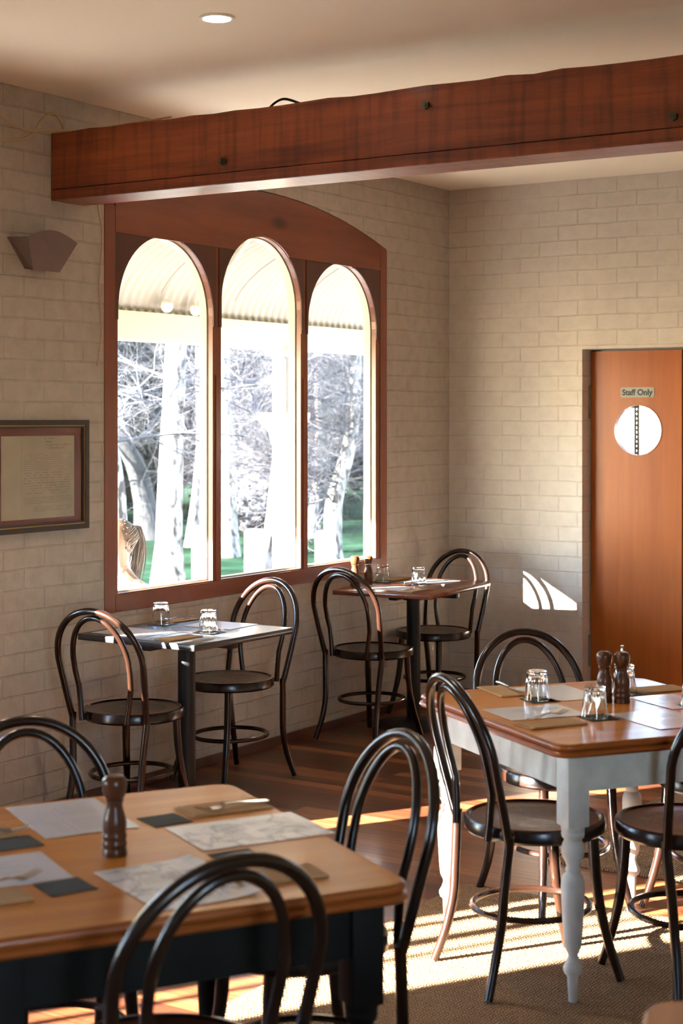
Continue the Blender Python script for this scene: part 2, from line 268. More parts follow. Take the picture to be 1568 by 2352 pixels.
# ------------------------------------------------------------------ geometry helpers
class MB:
    def __init__(s): s.bm = bmesh.new()
    def box(s, c, d, rot=None, bev=0.):
        m = Matrix.Translation(c)
        if rot is not None: m = m @ (rot if isinstance(rot, Matrix) else Matrix.Rotation(rot, 4, 'Z'))
        r = bmesh.ops.create_cube(s.bm, size=1, matrix=m @ Matrix.Diagonal((*d, 1)))
        if bev:
            es = {e for v in r['verts'] for e in v.link_edges}
            bmesh.ops.bevel(s.bm, geom=list(es), offset=bev, segments=2, affect='EDGES', profile=.5)
        return s
    def bb(s, x0, x1, y0, y1, z0, z1, bev=0.):
        return s.box(((x0+x1)/2, (y0+y1)/2, (z0+z1)/2), (abs(x1-x0), abs(y1-y0), abs(z1-z0)), None, bev)
    def tube(s, pts, rad, seg=10, closed=False, flat=None):
        pts = [Vector(p) for p in pts]; n = len(pts)
        rs = rad if hasattr(rad, '__len__') else [rad]*n
        T = []
        for i in range(n):
            a = pts[(i-1) % n] if (closed or i) else pts[0]
            b = pts[(i+1) % n] if (closed or i < n-1) else pts[-1]
            T.append((b-a).normalized())
        up = Vector((0, 0, 1)) if abs(T[0].z) < .9 else Vector((1, 0, 0))
        N = (up - T[0]*up.dot(T[0])).normalized(); rings = []
        for i in range(n):
            N = (N - T[i]*N.dot(T[i]))
            N = N.normalized() if N.length > 1e-6 else T[i].orthogonal().normalized()
            B = T[i].cross(N)
            rings.append([s.bm.verts.new(pts[i] + (N*math.cos(2*math.pi*k/seg) + B*math.sin(2*math.pi*k/seg)*(flat or 1))*rs[i]) for k in range(seg)])
        for i in range(n if closed else n-1):
            a, b = rings[i], rings[(i+1) % n]
            for k in range(seg): s.bm.faces.new((a[k], a[(k+1) % seg], b[(k+1) % seg], b[k]))
        if not closed:
            s.bm.faces.new(rings[0][::-1]); s.bm.faces.new(rings[-1])
        return s
    def lathe(s, prof, c=(0, 0, 0), seg=32, cap=True, facet=None):
        c = Vector(c); rings = []
        for p in prof:
            r, z = p[0], p[1]; f = p[2] if len(p) > 2 else 0
            ring = []
            for k in range(seg):
                a = 2*math.pi*k/seg; q = r
                if f:
                    h = math.pi/f; q = r*math.cos(h)/math.cos((a % (2*h))-h)
                ring.append(s.bm.verts.new(c + Vector((q*math.cos(a), q*math.sin(a), z))))
            rings.append(ring)
        for a, b in zip(rings, rings[1:]):
            for k in range(seg): s.bm.faces.new((a[k], a[(k+1) % seg], b[(k+1) % seg], b[k]))
        if cap:
            s.bm.faces.new(rings[0][::-1]); s.bm.faces.new(rings[-1])
        return s
    def prism(s, outline, holes=(), z0=0., z1=.01, mapf=None):
        """extrude a 2D outline with holes along the third axis; mapf(u,v,w) -> xyz"""
        mapf = mapf or (lambda u, v, q: (u, v, q))
        t = bmesh.new(); es = []
        for lp in [outline, *holes]:
            vs = [t.verts.new((u, v, 0)) for u, v in lp]
            es += [t.edges.new((vs[i], vs[(i+1) % len(vs)])) for i in range(len(vs))]
        bmesh.ops.triangle_fill(t, edges=es, use_beauty=True, use_dissolve=False)
        t.verts.ensure_lookup_table()
        A = [s.bm.verts.new(mapf(v.co.x, v.co.y, z0)) for v in t.verts]
        B = [s.bm.verts.new(mapf(v.co.x, v.co.y, z1)) for v in t.verts]
        t.verts.index_update()
        for f in t.faces:
            ix = [v.index for v in f.verts]
            try: s.bm.faces.new([A[i] for i in ix]); s.bm.faces.new([B[i] for i in ix[::-1]])
            except ValueError: pass
        for e in t.edges:
            if len(e.link_faces) == 1:
                i, j = e.verts[0].index, e.verts[1].index
                s.bm.faces.new((A[i], A[j], B[j], B[i]))
        t.free(); return s
    def build(s, name, m, parent=None, smooth=False, loc=None, rotz=None, sharp=35):
        bm = s.bm
        bmesh.ops.recalc_face_normals(bm, faces=bm.faces)
        me = bpy.data.meshes.new(name)
        if smooth:
            for f in bm.faces: f.smooth = True
            for e in bm.edges:
                if len(e.link_faces) == 2 and e.calc_face_angle(0) > R(sharp): e.smooth = False
        bm.to_mesh(me); bm.free()
        me.materials.append(m if not isinstance(m, str) else M[m])
        o = bpy.data.objects.new(name, me); COL.objects.link(o)
        if parent is not None: o.parent = parent
        if loc is not None: o.location = loc
        if rotz is not None: o.rotation_euler = (0, 0, rotz)
        return o
def tag(o, label, cat, group=None, kind=None):
    if label: o['label'] = label
    if cat: o['category'] = cat
    if group: o['group'] = group
    if kind: o['kind'] = kind
    return o
def thing(name, label, cat, loc=(0, 0, 0), rotz=0, group=None):
    o = bpy.data.objects.new(name, None); COL.objects.link(o); o.empty_display_size = .1
    o.location = loc; o.rotation_euler = (0, 0, rotz); return tag(o, label, cat, group)
def struct(name, mb, m, parent=None):
    o = mb.build(name, m, parent)
    if parent is None: o['kind'] = 'structure'
    return o
def dup(root, loc, rotz, label, group=None):
    r = root.copy(); COL.objects.link(r); r.location = loc; r.rotation_euler = (0, 0, rotz); r['label'] = label
    if group: r['group'] = group
    for ch in list(root.children):
        c = ch.copy(); COL.objects.link(c); c.parent = r
        for g in list(ch.children):
            d = g.copy(); COL.objects.link(d); d.parent = c
    return r
def arc(cx, cz, r, a0, a1, n):
    return [(cx + r*math.cos(a0+(a1-a0)*i/n), cz + r*math.sin(a0+(a1-a0)*i/n)) for i in range(n+1)]

# ------------------------------------------------------------------ room shell
XR, YN, ZC = 6.4, -11.5, 3.0
struct('floor', MB().bb(-.02, XR, YN, 2.6, -.08, 0), 'floor')
struct('ceiling', MB().bb(-.3, XR+.2, YN-.2, 2.8, ZC, ZC+.12), 'ceiling')
# window arch outline (y, z)
def arch_outline(y0, y1, zb, zs, zt, n=22):
    c = (y1-y0)/2; h = zt-zs; rr = (c*c+h*h)/(2*h); cz = zt-rr; cy = (y0+y1)/2; a = math.asin(c/rr)
    top = [(cy+rr*math.sin(a-2*a*i/n), cz+rr*math.cos(a-2*a*i/n)) for i in range(n+1)]
    return [(y0, zb), (y1, zb)] + top
WIN = arch_outline(-3.11, -.725, .79, 2.588, 2.775)
xw = lambda u, v, q: (q, u, v)
w2 = [(-5.32, .28), (-5.32, 2.3), (-3.86, 2.3), (-3.86, .85), (-4.66, .85), (-4.66, .28)]
w3 = [(-8.80, .85), (-8.80, 1.90), (-7.33, 1.90), (-7.33, .85)]
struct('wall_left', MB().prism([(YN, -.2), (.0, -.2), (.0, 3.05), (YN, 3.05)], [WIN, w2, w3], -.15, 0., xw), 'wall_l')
DOORH = [(.86, -.02), (.86, 2.032), (2.06, 2.032), (2.06, -.02)]
yw = lambda u, v, q: (u, q, v)
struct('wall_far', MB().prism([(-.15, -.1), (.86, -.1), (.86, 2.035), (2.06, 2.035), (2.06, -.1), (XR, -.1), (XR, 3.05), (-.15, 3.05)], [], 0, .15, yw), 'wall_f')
struct('wall_right', MB().prism([(YN, -.1), (2.7, -.1), (2.7, 3.05), (YN, 3.05)], [[(-9.5, .8), (-9.5, 2.5), (-8.16, 2.5), (-8.16, .8)]], XR, XR+.15, xw), 'plaster')
fill_win = bpy.data.objects.new('fill_window', None); COL.objects.link(fill_win); fill_win['kind'] = 'structure'  # unseen window added to give cool fill light from the right
MB().prism([(-9.5, .8), (-9.5, 2.5), (-8.16, 2.5), (-8.16, .8)], [[(a, .87), (a, 2.43), (a+1.14, 2.43), (a+1.14, .87)] for a in (-9.40,)], XR+.05, XR+.09, xw).build('window_frame', 'frame', fill_win)
MB().bb(XR+.069, XR+.071, -9.45, -8.2, .85, 2.45).build('pane', 'glass', fill_win)
struct('wall_near', MB().prism([(-.15, -.1), (XR, -.1), (XR, 3.05), (-.15, 3.05)], [], YN-.15, YN, yw), 'plaster')
struct('baseboard_left', MB().bb(0, .018, YN, -.0, 0, .045, .003), 'rubber')
struct('baseboard_far', MB().bb(0.02, .84, -.018, 0, 0, .045, .003), 'rubber')

# ------------------------------------------------------------------ the big arched window
win = bpy.data.objects.new('window_1', None); COL.objects.link(win); win['kind'] = 'structure'
P = [(-3.017, -2.325, 2.476), (-2.259, -1.576, 2.545), (-1.512, -.836, 2.473)]
def hole(y0, y1, zt, zb=.872, g=0.):
    r = (y1-y0)/2-g; cy = (y0+y1)/2; zs = zt-g-r*1.0
    return [(y0+g, zb+g), (y1-g, zb+g)] + arc(cy, zs, r, 0, math.pi, 26)
holes = [hole(*p) for p in P]
inner = arch_outline(-3.104, -.731, .796, 2.582, 2.768)
MB().prism(inner, holes, -.028, -.002, xw).build('window_frame', 'frame', win)
MB().prism(arch_outline(-3.104, -.731, .796, 2.582, 2.768), [hole(y0, y1, zt, .872, .006) for y0, y1, zt in P], -.075, -.034, xw).build('outer_frame', 'cream', win)
# header board, jambs, mullions, bottom rail lie proud of the frame plate
hd = [(-3.04, 2.462), (-2.25, 2.462)] + [(y, z) for y, z in arc(-1.9175, 2.2035, .345, R(180-49), R(49), 12)] + [(-1.58, 2.462), (-.80, 2.462), (-.80, 2.600)]
top = [p for p in arch_outline(-3.104, -.731, .796, 2.582, 2.768)[2:] if -3.04 < p[0] < -.80]
MB().prism(hd + top + [(-3.04, 2.600)], [], -.004, .006, xw).build('header_board', 'header', win)
for i, (y0, y1, zt) in enumerate(P):
    a, b = (-3.04 if i == 0 else (P[i-1][1]+y0)/2+.013), (-.80 if i == 2 else (y1+P[i+1][0])/2-.013)
    r = (y1-y0)/2; cy = (y0+y1)/2; zs = zt-r
    pts = [(a, 2.08), (y0-.001, 2.08)] + arc(cy, zs, r+.001, math.pi, R(90)+.35 if i == 1 else R(94), 16)
    pts = [p for p in pts if p[1] < 2.4605]
    q = [(y1+.001, 2.08)] + arc(cy, zs, r+.001, 0, R(90)-.35 if i == 1 else R(86), 16)
    q = [p for p in q if p[1] < 2.4605]
    MB().prism(pts + [(pts[-1][0]+.004, 2.461), (a, 2.461)], [], -.004, .003, xw).build('spandrel', 'spandrel', win)
    MB().prism([(b, 2.08)] + q + [(q[-1][0]-.004, 2.461), (b, 2.461)], [], -.004, .003, xw).build('spandrel', 'spandrel', win)
    MB().prism(hole(y0, y1, zt, .872, -.004), [], -.032, -.029, xw).build('pane', 'glass', win)
MB().bb(-.25, -.03, -3.1, -.74, .80, .845, .004).build('outer_sill', 'white_paint', win)
MB().prism([(-3.11, .79), (-3.04, .79), (-3.04, 2.58), (-3.11, 2.58)], [], -.002, .004, xw).build('jamb', 'frame', win)
MB().prism([(-.795, .79), (-.725, .79), (-.725, 2.58), (-.795, 2.58)], [], -.002, .004, xw).build('jamb', 'frame', win)
MB().bb(-.002, .005, -3.038, -.797, .792, .866, .001).build('bottom_rail', 'header', win)
for y in (-2.292, -1.544):
    MB().bb(-.002, .004, y-.012, y+.012, .866, 1.85).build('mullion', 'frame', win)

# windows outside the frame that let the low sun in
win2 = bpy.data.objects.new('window_2', None); COL.objects.link(win2); win2['kind'] = 'structure'
MB().prism(w2, [[(-5.02, .32), (-5.02, 2.25), (-4.70, 2.25), (-4.70, .32)], [(-4.62, .89), (-4.62, 2.25), (-4.44, 2.25), (-4.44, .89)],
                [(-4.02, .89), (-4.02, 2.25), (-3.91, 2.25), (-3.91, .89)]], -.03, -.008, xw).build('window_frame', 'frame', win2)
MB().bb(-.022, -.020, -5.03, -3.9, .88, 2.26).build('pane', 'glass', win2)
MB().bb(-.022, -.020, -5.03, -4.69, .31, .879).build('pane', 'glass', win2)
win3 = bpy.data.objects.new('window_3', None); COL.objects.link(win3); win3['kind'] = 'structure'
MB().prism(w3, [[(-8.50, .89), (-8.50, 1.85), (-8.035, 1.85), (-8.035, .89)], [(-8.005, .89), (-8.005, 1.85), (-7.86, 1.85), (-7.86, .89)],
                [(-7.76, .89), (-7.76, 1.85), (-7.55, 1.85), (-7.55, .89)], [(-7.50, .89), (-7.50, 1.85), (-7.38, 1.85), (-7.38, .89)]], -.03, -.008, xw).build('window_frame', 'frame', win3)
MB().bb(-.022, -.020, -8.51, -7.37, .88, 1.86).build('pane', 'glass', win3)

# ------------------------------------------------------------------ staff door and the room behind
door = bpy.data.objects.new('door_1', None); COL.objects.link(door); door['kind'] = 'structure'
MB().prism([(.868, .01), (.868, 2.024), (1.414, 2.024), (1.414, .01)], [arc(1.154, 1.576, .141, 0, 2*math.pi*47/48, 47)], .100, .140, yw).build('door_leaf', 'door', door)
for i, (y0, y1) in enumerate(((.097, .100),)):
    MB().prism(arc(1.154, 1.576, .147, 0, 2*math.pi*47/48, 47), [arc(1.154, 1.576, .140, 0, 2*math.pi*47/48, 47)], .097, .1, yw).build('porthole_ring', 'door', door)
MB().prism(arc(1.154, 1.576, .1415, 0, 2*math.pi*39/40, 39), [], .12, .123, yw).build('porthole_glass', 'glass_clear', door)
MB().prism([(1.422, .01), (1.422, 2.024), (2.03, 2.024), (2.03, .01)], [arc(1.726, 1.576, .141, 0, 2*math.pi*47/48, 47)], .100, .140, yw).build('door_leaf', 'door', door)
MB().bb(.861, .866, .12, .148, 0, 2.03).bb(.862, 2.058, .125, .149, 2.018, 2.034).bb(1.405, 1.431, .141, .150, .0, 2.03).build('door_jamb', 'frame_dark', door)
for z0, z1 in ((1.64, 1.832), (.224, .406)):
    h = MB().bb(.862, .870, .088, .099, z0, z1)
    for k in range(5): h.tube([(.864, .090, z0+(z1-z0)*k/5+.002), (.864, .090, z0+(z1-z0)*(k+1)/5-.002)], .007, 10)
    h.build('hinge', 'brushed', door)
sign = thing('door_sign', 'small brushed metal plate lettered Staff Only on the orange wooden door', 'sign', (1.1525, .0985, 1.789))
bs = .0285
MB().prism([(-.1+.008, -bs), (.1-.008, -bs)] + [(x, z) for x, z in arc(.092, -bs+.008, .008, R(-90), 0, 4)] + arc(.092, bs-.008, .008, 0, R(90), 4) + arc(-.092, bs-.008, .008, R(90), R(180), 4) + arc(-.092, -bs+.008, .008, R(180), R(268), 4)[:-1], [], -.0015, .0015, yw).build('plate', 'brushed', sign)
tx = bpy.data.curves.new('lettering', 'FONT'); tx.body = 'Staff Only'; tx.size = .0455; tx.offset = .0018; tx.align_x = 'CENTER'; tx.align_y = 'CENTER'; tx.extrude = .0003
tx.materials.append(M['black_ink']); 
_t = bpy.data.objects.new('lettering_curve', tx); _d = bpy.context.evaluated_depsgraph_get()
COL.objects.link(_t); bpy.context.view_layer.update(); _me = bpy.data.meshes.new_from_object(_t.evaluated_get(bpy.context.evaluated_depsgraph_get())); bpy.data.objects.remove(_t)
_me.materials.clear(); _me.materials.append(M['black_ink'])
to = bpy.data.objects.new('lettering', _me); COL.objects.link(to); to.parent = sign; to.location = (0, -.0019, -.001); to.rotation_euler = (R(90), 0, 0)
# staff room seen through the porthole: a daylit window and a slotted black shelf upright
struct('wall_staffroom', MB().prism([(-.15, -.1), (XR, -.1), (XR, 3.05), (-.15, 3.05)], [[(0, .9), (0, 2.35), (2.6, 2.35), (2.6, .9)]], 2.6, 2.7, yw), 'plaster')
struct('wall_staffroom_left', MB().prism([(.15, -.1), (2.6, -.1), (2.6, 3.05), (.15, 3.05)], [[(.5, .9), (.5, 2.35), (2.45, 2.35), (2.45, .9)]], -.15, .0, lambda u, v, q: (q, u, v)), 'plaster')
sh = thing('shelf_rack', 'black slotted metal shelf upright seen through the round door window', 'shelf', (.934, .62, 0))
up = MB().bb(-.016, -.0035, 0, .003, 0, 1.8).bb(.002, .016, 0, .003, 0, 1.8)
for i in range(56): up.bb(-.004, .003, 0, .003, .3+.0275*i, .3+.0275*i+.016)
up.build('upright', 'black', sh)
MB().bb(-.5, .0, .0, .30, 1.705, 1.725).build('shelf', 'black', sh)
MB().bb(-.5, -.478, .0, .003, 0, 1.8).bb(-.5, -.478, .297, .30, 0, 1.8).build('far_upright', 'black', sh)

# ------------------------------------------------------------------ ceiling beam, bolts, cables, downlight, sconce, picture
beam = thing('ceiling_beam', 'huge red-stained timber beam crossing the room below the ceiling', 'beam', (0, -3.35, 2.70))
bm_ = MB(); nx = 60
outl = [(0.005+XR*i/nx*.995, .138+rnd.uniform(-.004, .004)) for i in range(nx+1)]
bm_.prism([(0.005, -.098), (XR-.03, -.098)] + outl[::-1], [], -.10, .10, yw); bm_.build('upper_timber', 'beam', beam)
MB().bb(0.005, XR-.03, -.103, .103, -.145, -.1005, .004).build('lower_board', 'beam', beam)
for x, z in ((.905, 2.643), (1.809, 2.769), (2.742, 2.636)):
    MB().tube([(x, -.099, z-2.7), (x, -.118, z-2.7)], .0155, 6).tube([(x, -.117, z-2.7), (x, -.124, z-2.7)], .008, 10).build('bolt', 'brass', beam)
def smooth(pts, n=8):
    pts = [Vector(p) for p in pts]; out = []
    for i in range(len(pts)-1):
        a = pts[max(i-1, 0)]; b = pts[i]; c = pts[i+1]; d = pts[min(i+2, len(pts)-1)]
        for k in range(n):
            t = k/n; out.append(.5*((2*b)+(-a+c)*t+(2*a-5*b+4*c-d)*t*t+(-a+3*b-3*c+d)*t**3))
    return out + [pts[-1]]
cb = MB().tube(smooth([(.02, -4.0, 2.98), (.02, -3.77, 2.862), (.02, -3.615, 2.826), (.05, -3.50, 2.842), (.10, -3.38, 2.848), (.35, -3.40, 2.848), (.62, -3.42, 2.85)]), .0045, 6)
cb.tube(smooth([(.02, -4.0, 2.76), (.02, -3.77, 2.766), (.02, -3.60, 2.80), (.02, -3.52, 2.885), (.02, -3.45, 2.92), (.02, -3.40, 2.885), (.03, -3.38, 2.85), (.2, -3.36, 2.852), (.55, -3.4, 2.85)]), .0045, 6)
tag(cb.build('cream_cable', 'cable', smooth=True), 'loose cream electrical cables looping over the left end of the beam', 'cable')
c2 = MB().tube(smooth([(.015, -3.20, 2.84), (.012, -3.164, 2.569), (.012, -3.14, 2.48), (.012, -3.137, 2.40), (.012, -3.15, 2.27), (.012, -3.155, 2.20), (.012, -3.14, 2.02), (.012, -3.155, 1.92), (.012, -3.168, 1.872)]), .004, 6)
c2.tube([(.012, -3.158, 1.93), (.012, -3.15, 1.89)], .002, 5)
tag(c2.build('hanging_cable', 'cable', smooth=True), 'thin cream cable hanging down the wall beside the arched window frame', 'cable')
tag(MB().tube(smooth([(1.05, -3.36, 2.845), (1.10, -3.38, 2.865), (1.16, -3.40, 2.868), (1.22, -3.37, 2.845)]), .005, 6).build('dark_cable', 'black', smooth=True), 'small dark cable hump lying on top of the red beam', 'cable')
dl = thing('downlight', 'round white recessed downlight glowing in the ceiling', 'ceiling light', (1.391, -4.144, 2.995))
MB().prism(arc(0, 0, .060, 0, 2*math.pi*31/32, 31), [arc(0, 0, .048, 0, 2*math.pi*31/32, 31)], -.004, .004).build('trim_ring', 'white_paint', dl)
MB().lathe([(.048, -.001), (.048, .004)]).build('lamp_disc', 'glow', dl)
def spot(x, y):
    L = bpy.data.lights.new('downlight_lamp', 'SPOT'); L.energy = 6; L.spot_size = R(100); L.spot_blend = .6; L.color = (1, .8, .55); L.shadow_soft_size = .05
    o = bpy.data.objects.new('downlight_lamp', L); COL.objects.link(o); o.location = (x, y, 2.98); return o
spot(1.391, -4.144)

sc = thing('wall_sconce', 'taupe wedge-shaped wall light between the beam and the framed document', 'wall lamp', (0, -3.55, 2.25))
def sheet(name, quad, m, par, th=.003):
    b = MB(); v = [Vector(p) for p in quad]; nrm = (v[1]-v[0]).cross(v[-1]-v[0]).normalized()*th
    A = [b.bm.verts.new(p) for p in v]; B = [b.bm.verts.new(p-nrm) for p in v]
    b.bm.faces.new(A); b.bm.faces.new(B[::-1]); k = len(v)
    for i in range(k): b.bm.faces.new((A[i], A[(i+1) % k], B[(i+1) % k], B[i]))
    return b.build(name, m, par)
top_arc = [(.11, -.148+.294*i/14, .125+.04*math.sin(math.pi*i/14)) for i in range(15)]
sheet('front_panel', [(.075, -.085, 0), (.075, .075, 0)] + top_arc[::-1], 'sconce', sc)
sheet('side_panel', [(.0, -.055, .01), (.075, -.085, 0), (.11, -.148, .125), (.0, -.155, .13)], 'sconce', sc)
sheet('side_panel', [(.075, .075, 0), (.0, .085, .01), (.0, .155, .13), (.11, .146, .125)], 'sconce', sc)
sheet('bottom_panel', [(.0, -.055, .012), (.0, .085, .012), (.073, .075, .003), (.073, -.085, .003)], 'sconce', sc)

pic = thing('framed_document', 'old framed document with burgundy mat left of the arched window', 'picture', (0.0, -3.52, 1.40))
px0, px1, pz0, pz1 = -.285, .285, -.225, .238
def rectf(a, b, c, d): return [(a, c), (b, c), (b, d), (a, d)]
for k, (i0, i1, q, mm) in enumerate(((0, .022, .026, 'frame_dark'), (.022, .026, .022, 'gold'), (.026, .034, .019, 'frame_dark'))):
    MB().prism(rectf(px0+i0, px1-i0, pz0+i0, pz1-i0), [rectf(px0+i1, px1-i1, pz0+i1, pz1-i1)], .001, q, xw).build('moulding' if mm != 'gold' else 'gilt_line', mm, pic)
MB().bb(.002, .010, px0+.03, px1-.03, pz0+.03, pz1-.03).build('mat_board', 'mat_red', pic)
MB().bb(.0102, .0112, -.23, .205, -.17, .172).build('document', 'parch', pic)
tt = MB(); rr2 = random.Random(3)
def textrow(tt, y0, y1, z, hgt, gap=.3, q=.0114):
    y = y0
    while y < y1:
        wd = rr2.uniform(.006, .022); e = min(y+wd, y1)
        if rr2.random() > gap*.3: tt.bb(q-.0002, q, y, e, z, z+hgt*rr2.uniform(.6, 1))
        y = e+rr2.uniform(.002, .004)
textrow(tt, .02, .08, .160, .004); textrow(tt, .03, .07, .145, .006); textrow(tt, .03, .19, .134, .003); textrow(tt, .05, .15, .127, .003); textrow(tt, .04, .14, .119, .0035)
for i in range(9): textrow(tt, -.10 if i else -.09, .19, .098-.0085*i, .0016)
for i in range(9): textrow(tt, -.10, .18, .018-.0105*i, .0026, 1.)
for i in range(5): textrow(tt, -.10, .19, -.083-.006*i, .0017)
for i in range(4): textrow(tt, -.04, .185, -.122-.006*i, .0017)
tt.bb(.0112, .0114, -.113, -.1125, -.15, .155).bb(.0112, .0114, -.109, -.1088, -.15, .155)
tt.build('faded_writing', 'ink2', pic)
MB().bb(.0125, .0135, px0+.03, px1-.03, pz0+.03, pz1-.03).build('glazing', 'glass', pic)

# ------------------------------------------------------------------ rugs
def rug(x0, x1, y0, y1, name, label):
    b = MB(); n = 90
    def jag(a, b_, fixed, ax):
        return [((a+(b_-a)*i/n, fixed+rnd.uniform(-.004, .004)) if ax else (fixed+rnd.uniform(-.004, .004), a+(b_-a)*i/n)) for i in range(n)]
    b.prism(jag(x0, x1, y0, 1) + jag(y0, y1, x1, 0) + jag(x1, x0, y1, 1) + jag(y1, y0, x0, 0), [], .001, .009)
    return tag(b.build(name, 'jute'), label, 'rug')
rug(1.975, 5.2, -8.6, -3.47, 'jute_rug', 'large brown woven jute rug under the two pine tables')
rug(2.06, 4.4, -3.035, -1.7, 'jute_runner', 'smaller woven jute rug behind the right table near the door wall')

# ------------------------------------------------------------------ bentwood chairs
def make_chair():
    t = thing('bentwood_chair', '', 'chair')
    ZS = .45
    pts = []
    zs = .68
    for z in [.44, .50, .56, .62]:
        k = (z-.45)/(zs-.45); k = max(k, 0); pts.append((.18+.025*k**.8, z))
    for i in range(13):
        a = math.pi/2*i/12; pts.append((.205*math.cos(a), zs+.205*math.sin(a)))
    ly = lambda z: -.175-(z-.45)*.24-.12*max(0, z-.7)**1.3
    right = [(x, ly(z), z) for x, z in pts]; left = [(-x, y, z) for x, y, z in right[::-1][1:]]
    MB().tube(right+left, .0135, 12).build('outer_hoop', 'chair', t, True)
    pin = []
    for z in [.432, .50, .57, .63]:
        k = max(0, (z-.45)/.2); pin.append((.108+.027*min(1, k)**.8, z))
    for i in range(1, 12):
        a = math.pi/2*i/11; pin.append((.135*math.cos(a), .66+.197*math.sin(a)))
    li = lambda z: ly(z)+.004 if z > .56 else ly(.56)+.004-(.56-z)*.05-(.0)
    ri = [(x, li(z), z) for x, z in pin]; le = [(-x, y, z) for x, y, z in ri[::-1][1:]]
    MB().tube(ri+le, .0115, 12).build('inner_hoop', 'chair', t, True)
    MB().lathe([(.165, ZS-.028), (.200, ZS-.028), (.2085, ZS-.020), (.2085, ZS+.006), (.204, ZS+.014), (.196, ZS+.015), (.190, ZS+.009), (.17, ZS+.007)], seg=64).build('seat_rim', 'chair', t, True)
    MB().lathe([(.0, ZS-.004), (.188, ZS-.004), (.188, ZS+.0095), (.15, ZS+.0085), (.001, ZS+.0075)], seg=64, cap=False).build('seat_panel', 'seatp', t, True)
    for s in (-1, 1):
        MB().tube(smooth([(s*.181, -.168, .455), (s*.178, -.172, .40), (s*.170, -.180, .30), (s*.166, -.188, .20), (s*.172, -.210, .10), (s*.190, -.240, .004)], 4), [.0145]*13+[.014]*4+[.013]*4, 12).build('leg', 'chair', t, True)
        MB().tube(smooth([(s*.125, .125, .44), (s*.130, .133, .30), (s*.137, .146, .20), (s*.150, .168, .10), (s*.168, .195, .004)], 4), [.0165]*5+[.0155]*5+[.014]*4+[.0125]*3, 12).build('leg', 'chair', t, True)
    ring = [(.163*math.cos(2*math.pi*i/48), -.012+.175*math.sin(2*math.pi*i/48), .20) for i in range(48)]
    MB().tube(ring, .0095, 10, closed=True).build('leg_ring', 'chair', t, True)
    return t
CH = [
 (.387, -3.375, 5, 'dark bentwood chair at the near side of the black-topped window table', 'chairs at the two small window tables'),
 (.255, -2.545, 171, 'dark bentwood chair at the far side of the black-topped window table', 'chairs at the two small window tables'),
 (.302, -1.36, 355, 'dark bentwood chair at the near side of the red-topped window table', 'chairs at the two small window tables'),
 (.222, -.585, 174, 'dark bentwood chair in the room corner behind the red-topped table', 'chairs at the two small window tables'),
 (2.346, -3.48, 232.5, 'dark bentwood chair behind the white-legged table, back to the orange door', 'chairs around the white-legged table'),
 (2.588, -4.176, 322.6, 'dark bentwood chair left of the white-legged table, its tall back leaning left', 'chairs around the white-legged table'),
 (2.985, -3.985, 55, 'dark bentwood chair in front of the white-legged table at the right picture edge', 'chairs around the white-legged table'),
 (2.86, -3.33, 150, 'mostly hidden bentwood chair at the far right end of the white-legged table', 'chairs around the white-legged table'),
 (2.608, -5.455, 150, 'dark bentwood chair tucked at the right end of the foreground table', 'chairs around the foreground table'),
 (2.80, -6.195, 66, 'nearest dark bentwood chair with its back to us at the foreground table', 'chairs around the foreground table'),
 (2.075, -5.67, 240, 'dark bentwood chair on the wall side of the foreground table at the left edge', 'chairs around the foreground table'),
]
c0 = make_chair()
for i, (x, y, a, lab, gr) in enumerate(CH):
    if i == 0: c0.location = (x, y, 0); c0.rotation_euler = (0, 0, R(a)); c0['label'] = lab; c0['group'] = gr
    else: dup(c0, (x, y, .009 if i >= 5 and i != 10 else 0), R(a), lab, gr)

# ------------------------------------------------------------------ pine tables
LEG = [(0, .0125), (.07, .016), (.074, .0175), (.08, .024), (.09, .0275), (.098, .0275), (.113, .019), (.117, .0175), (.12, .0175), (.123, .0155), (.132, .014), (.14, .0165), (.155, .0235), (.18, .0265), (.204, .028), (.279, .032), (.325, .0335), (.339, .033), (.358, .028), (.366, .020), (.370, .0195), (.374, .0215), (.379, .0215), (.383, .019), (.392, .019), (.400, .023), (.412, .030), (.426, .033), (.438, .0325), (.45, .029), (.46, .0245), (.464, .027), (.468, .031), (.479, .033), (.483, .031), (.486, .033), (.495, .033), (.503, .036)]
def rr(hx, hy, r, n=8):
    o = []
    for cx, cy, a in ((hx-r, hy-r, 0), (-hx+r, hy-r, 90), (-hx+r, -hy+r, 180), (hx-r, -hy+r, 270)):
        o += [(cx+r*math.cos(R(a+90*i/n)), cy+r*math.sin(R(a+90*i/n))) for i in range(n+1)]
    return o
def stack(b, layers):
    """layers: list of (half x, half y, corner radius, z)"""
    rings = [[b.bm.verts.new((x, y, z)) for x, y in rr(hx, hy, r)] for hx, hy, r, z in layers]
    for A, B in zip(rings, rings[1:]):
        k = len(A)
        for i in range(k): b.bm.faces.new((A[i], A[(i+1) % k], B[(i+1) % k], B[i]))
    b.bm.faces.new(rings[0][::-1]); b.bm.faces.new(rings[-1]); return b
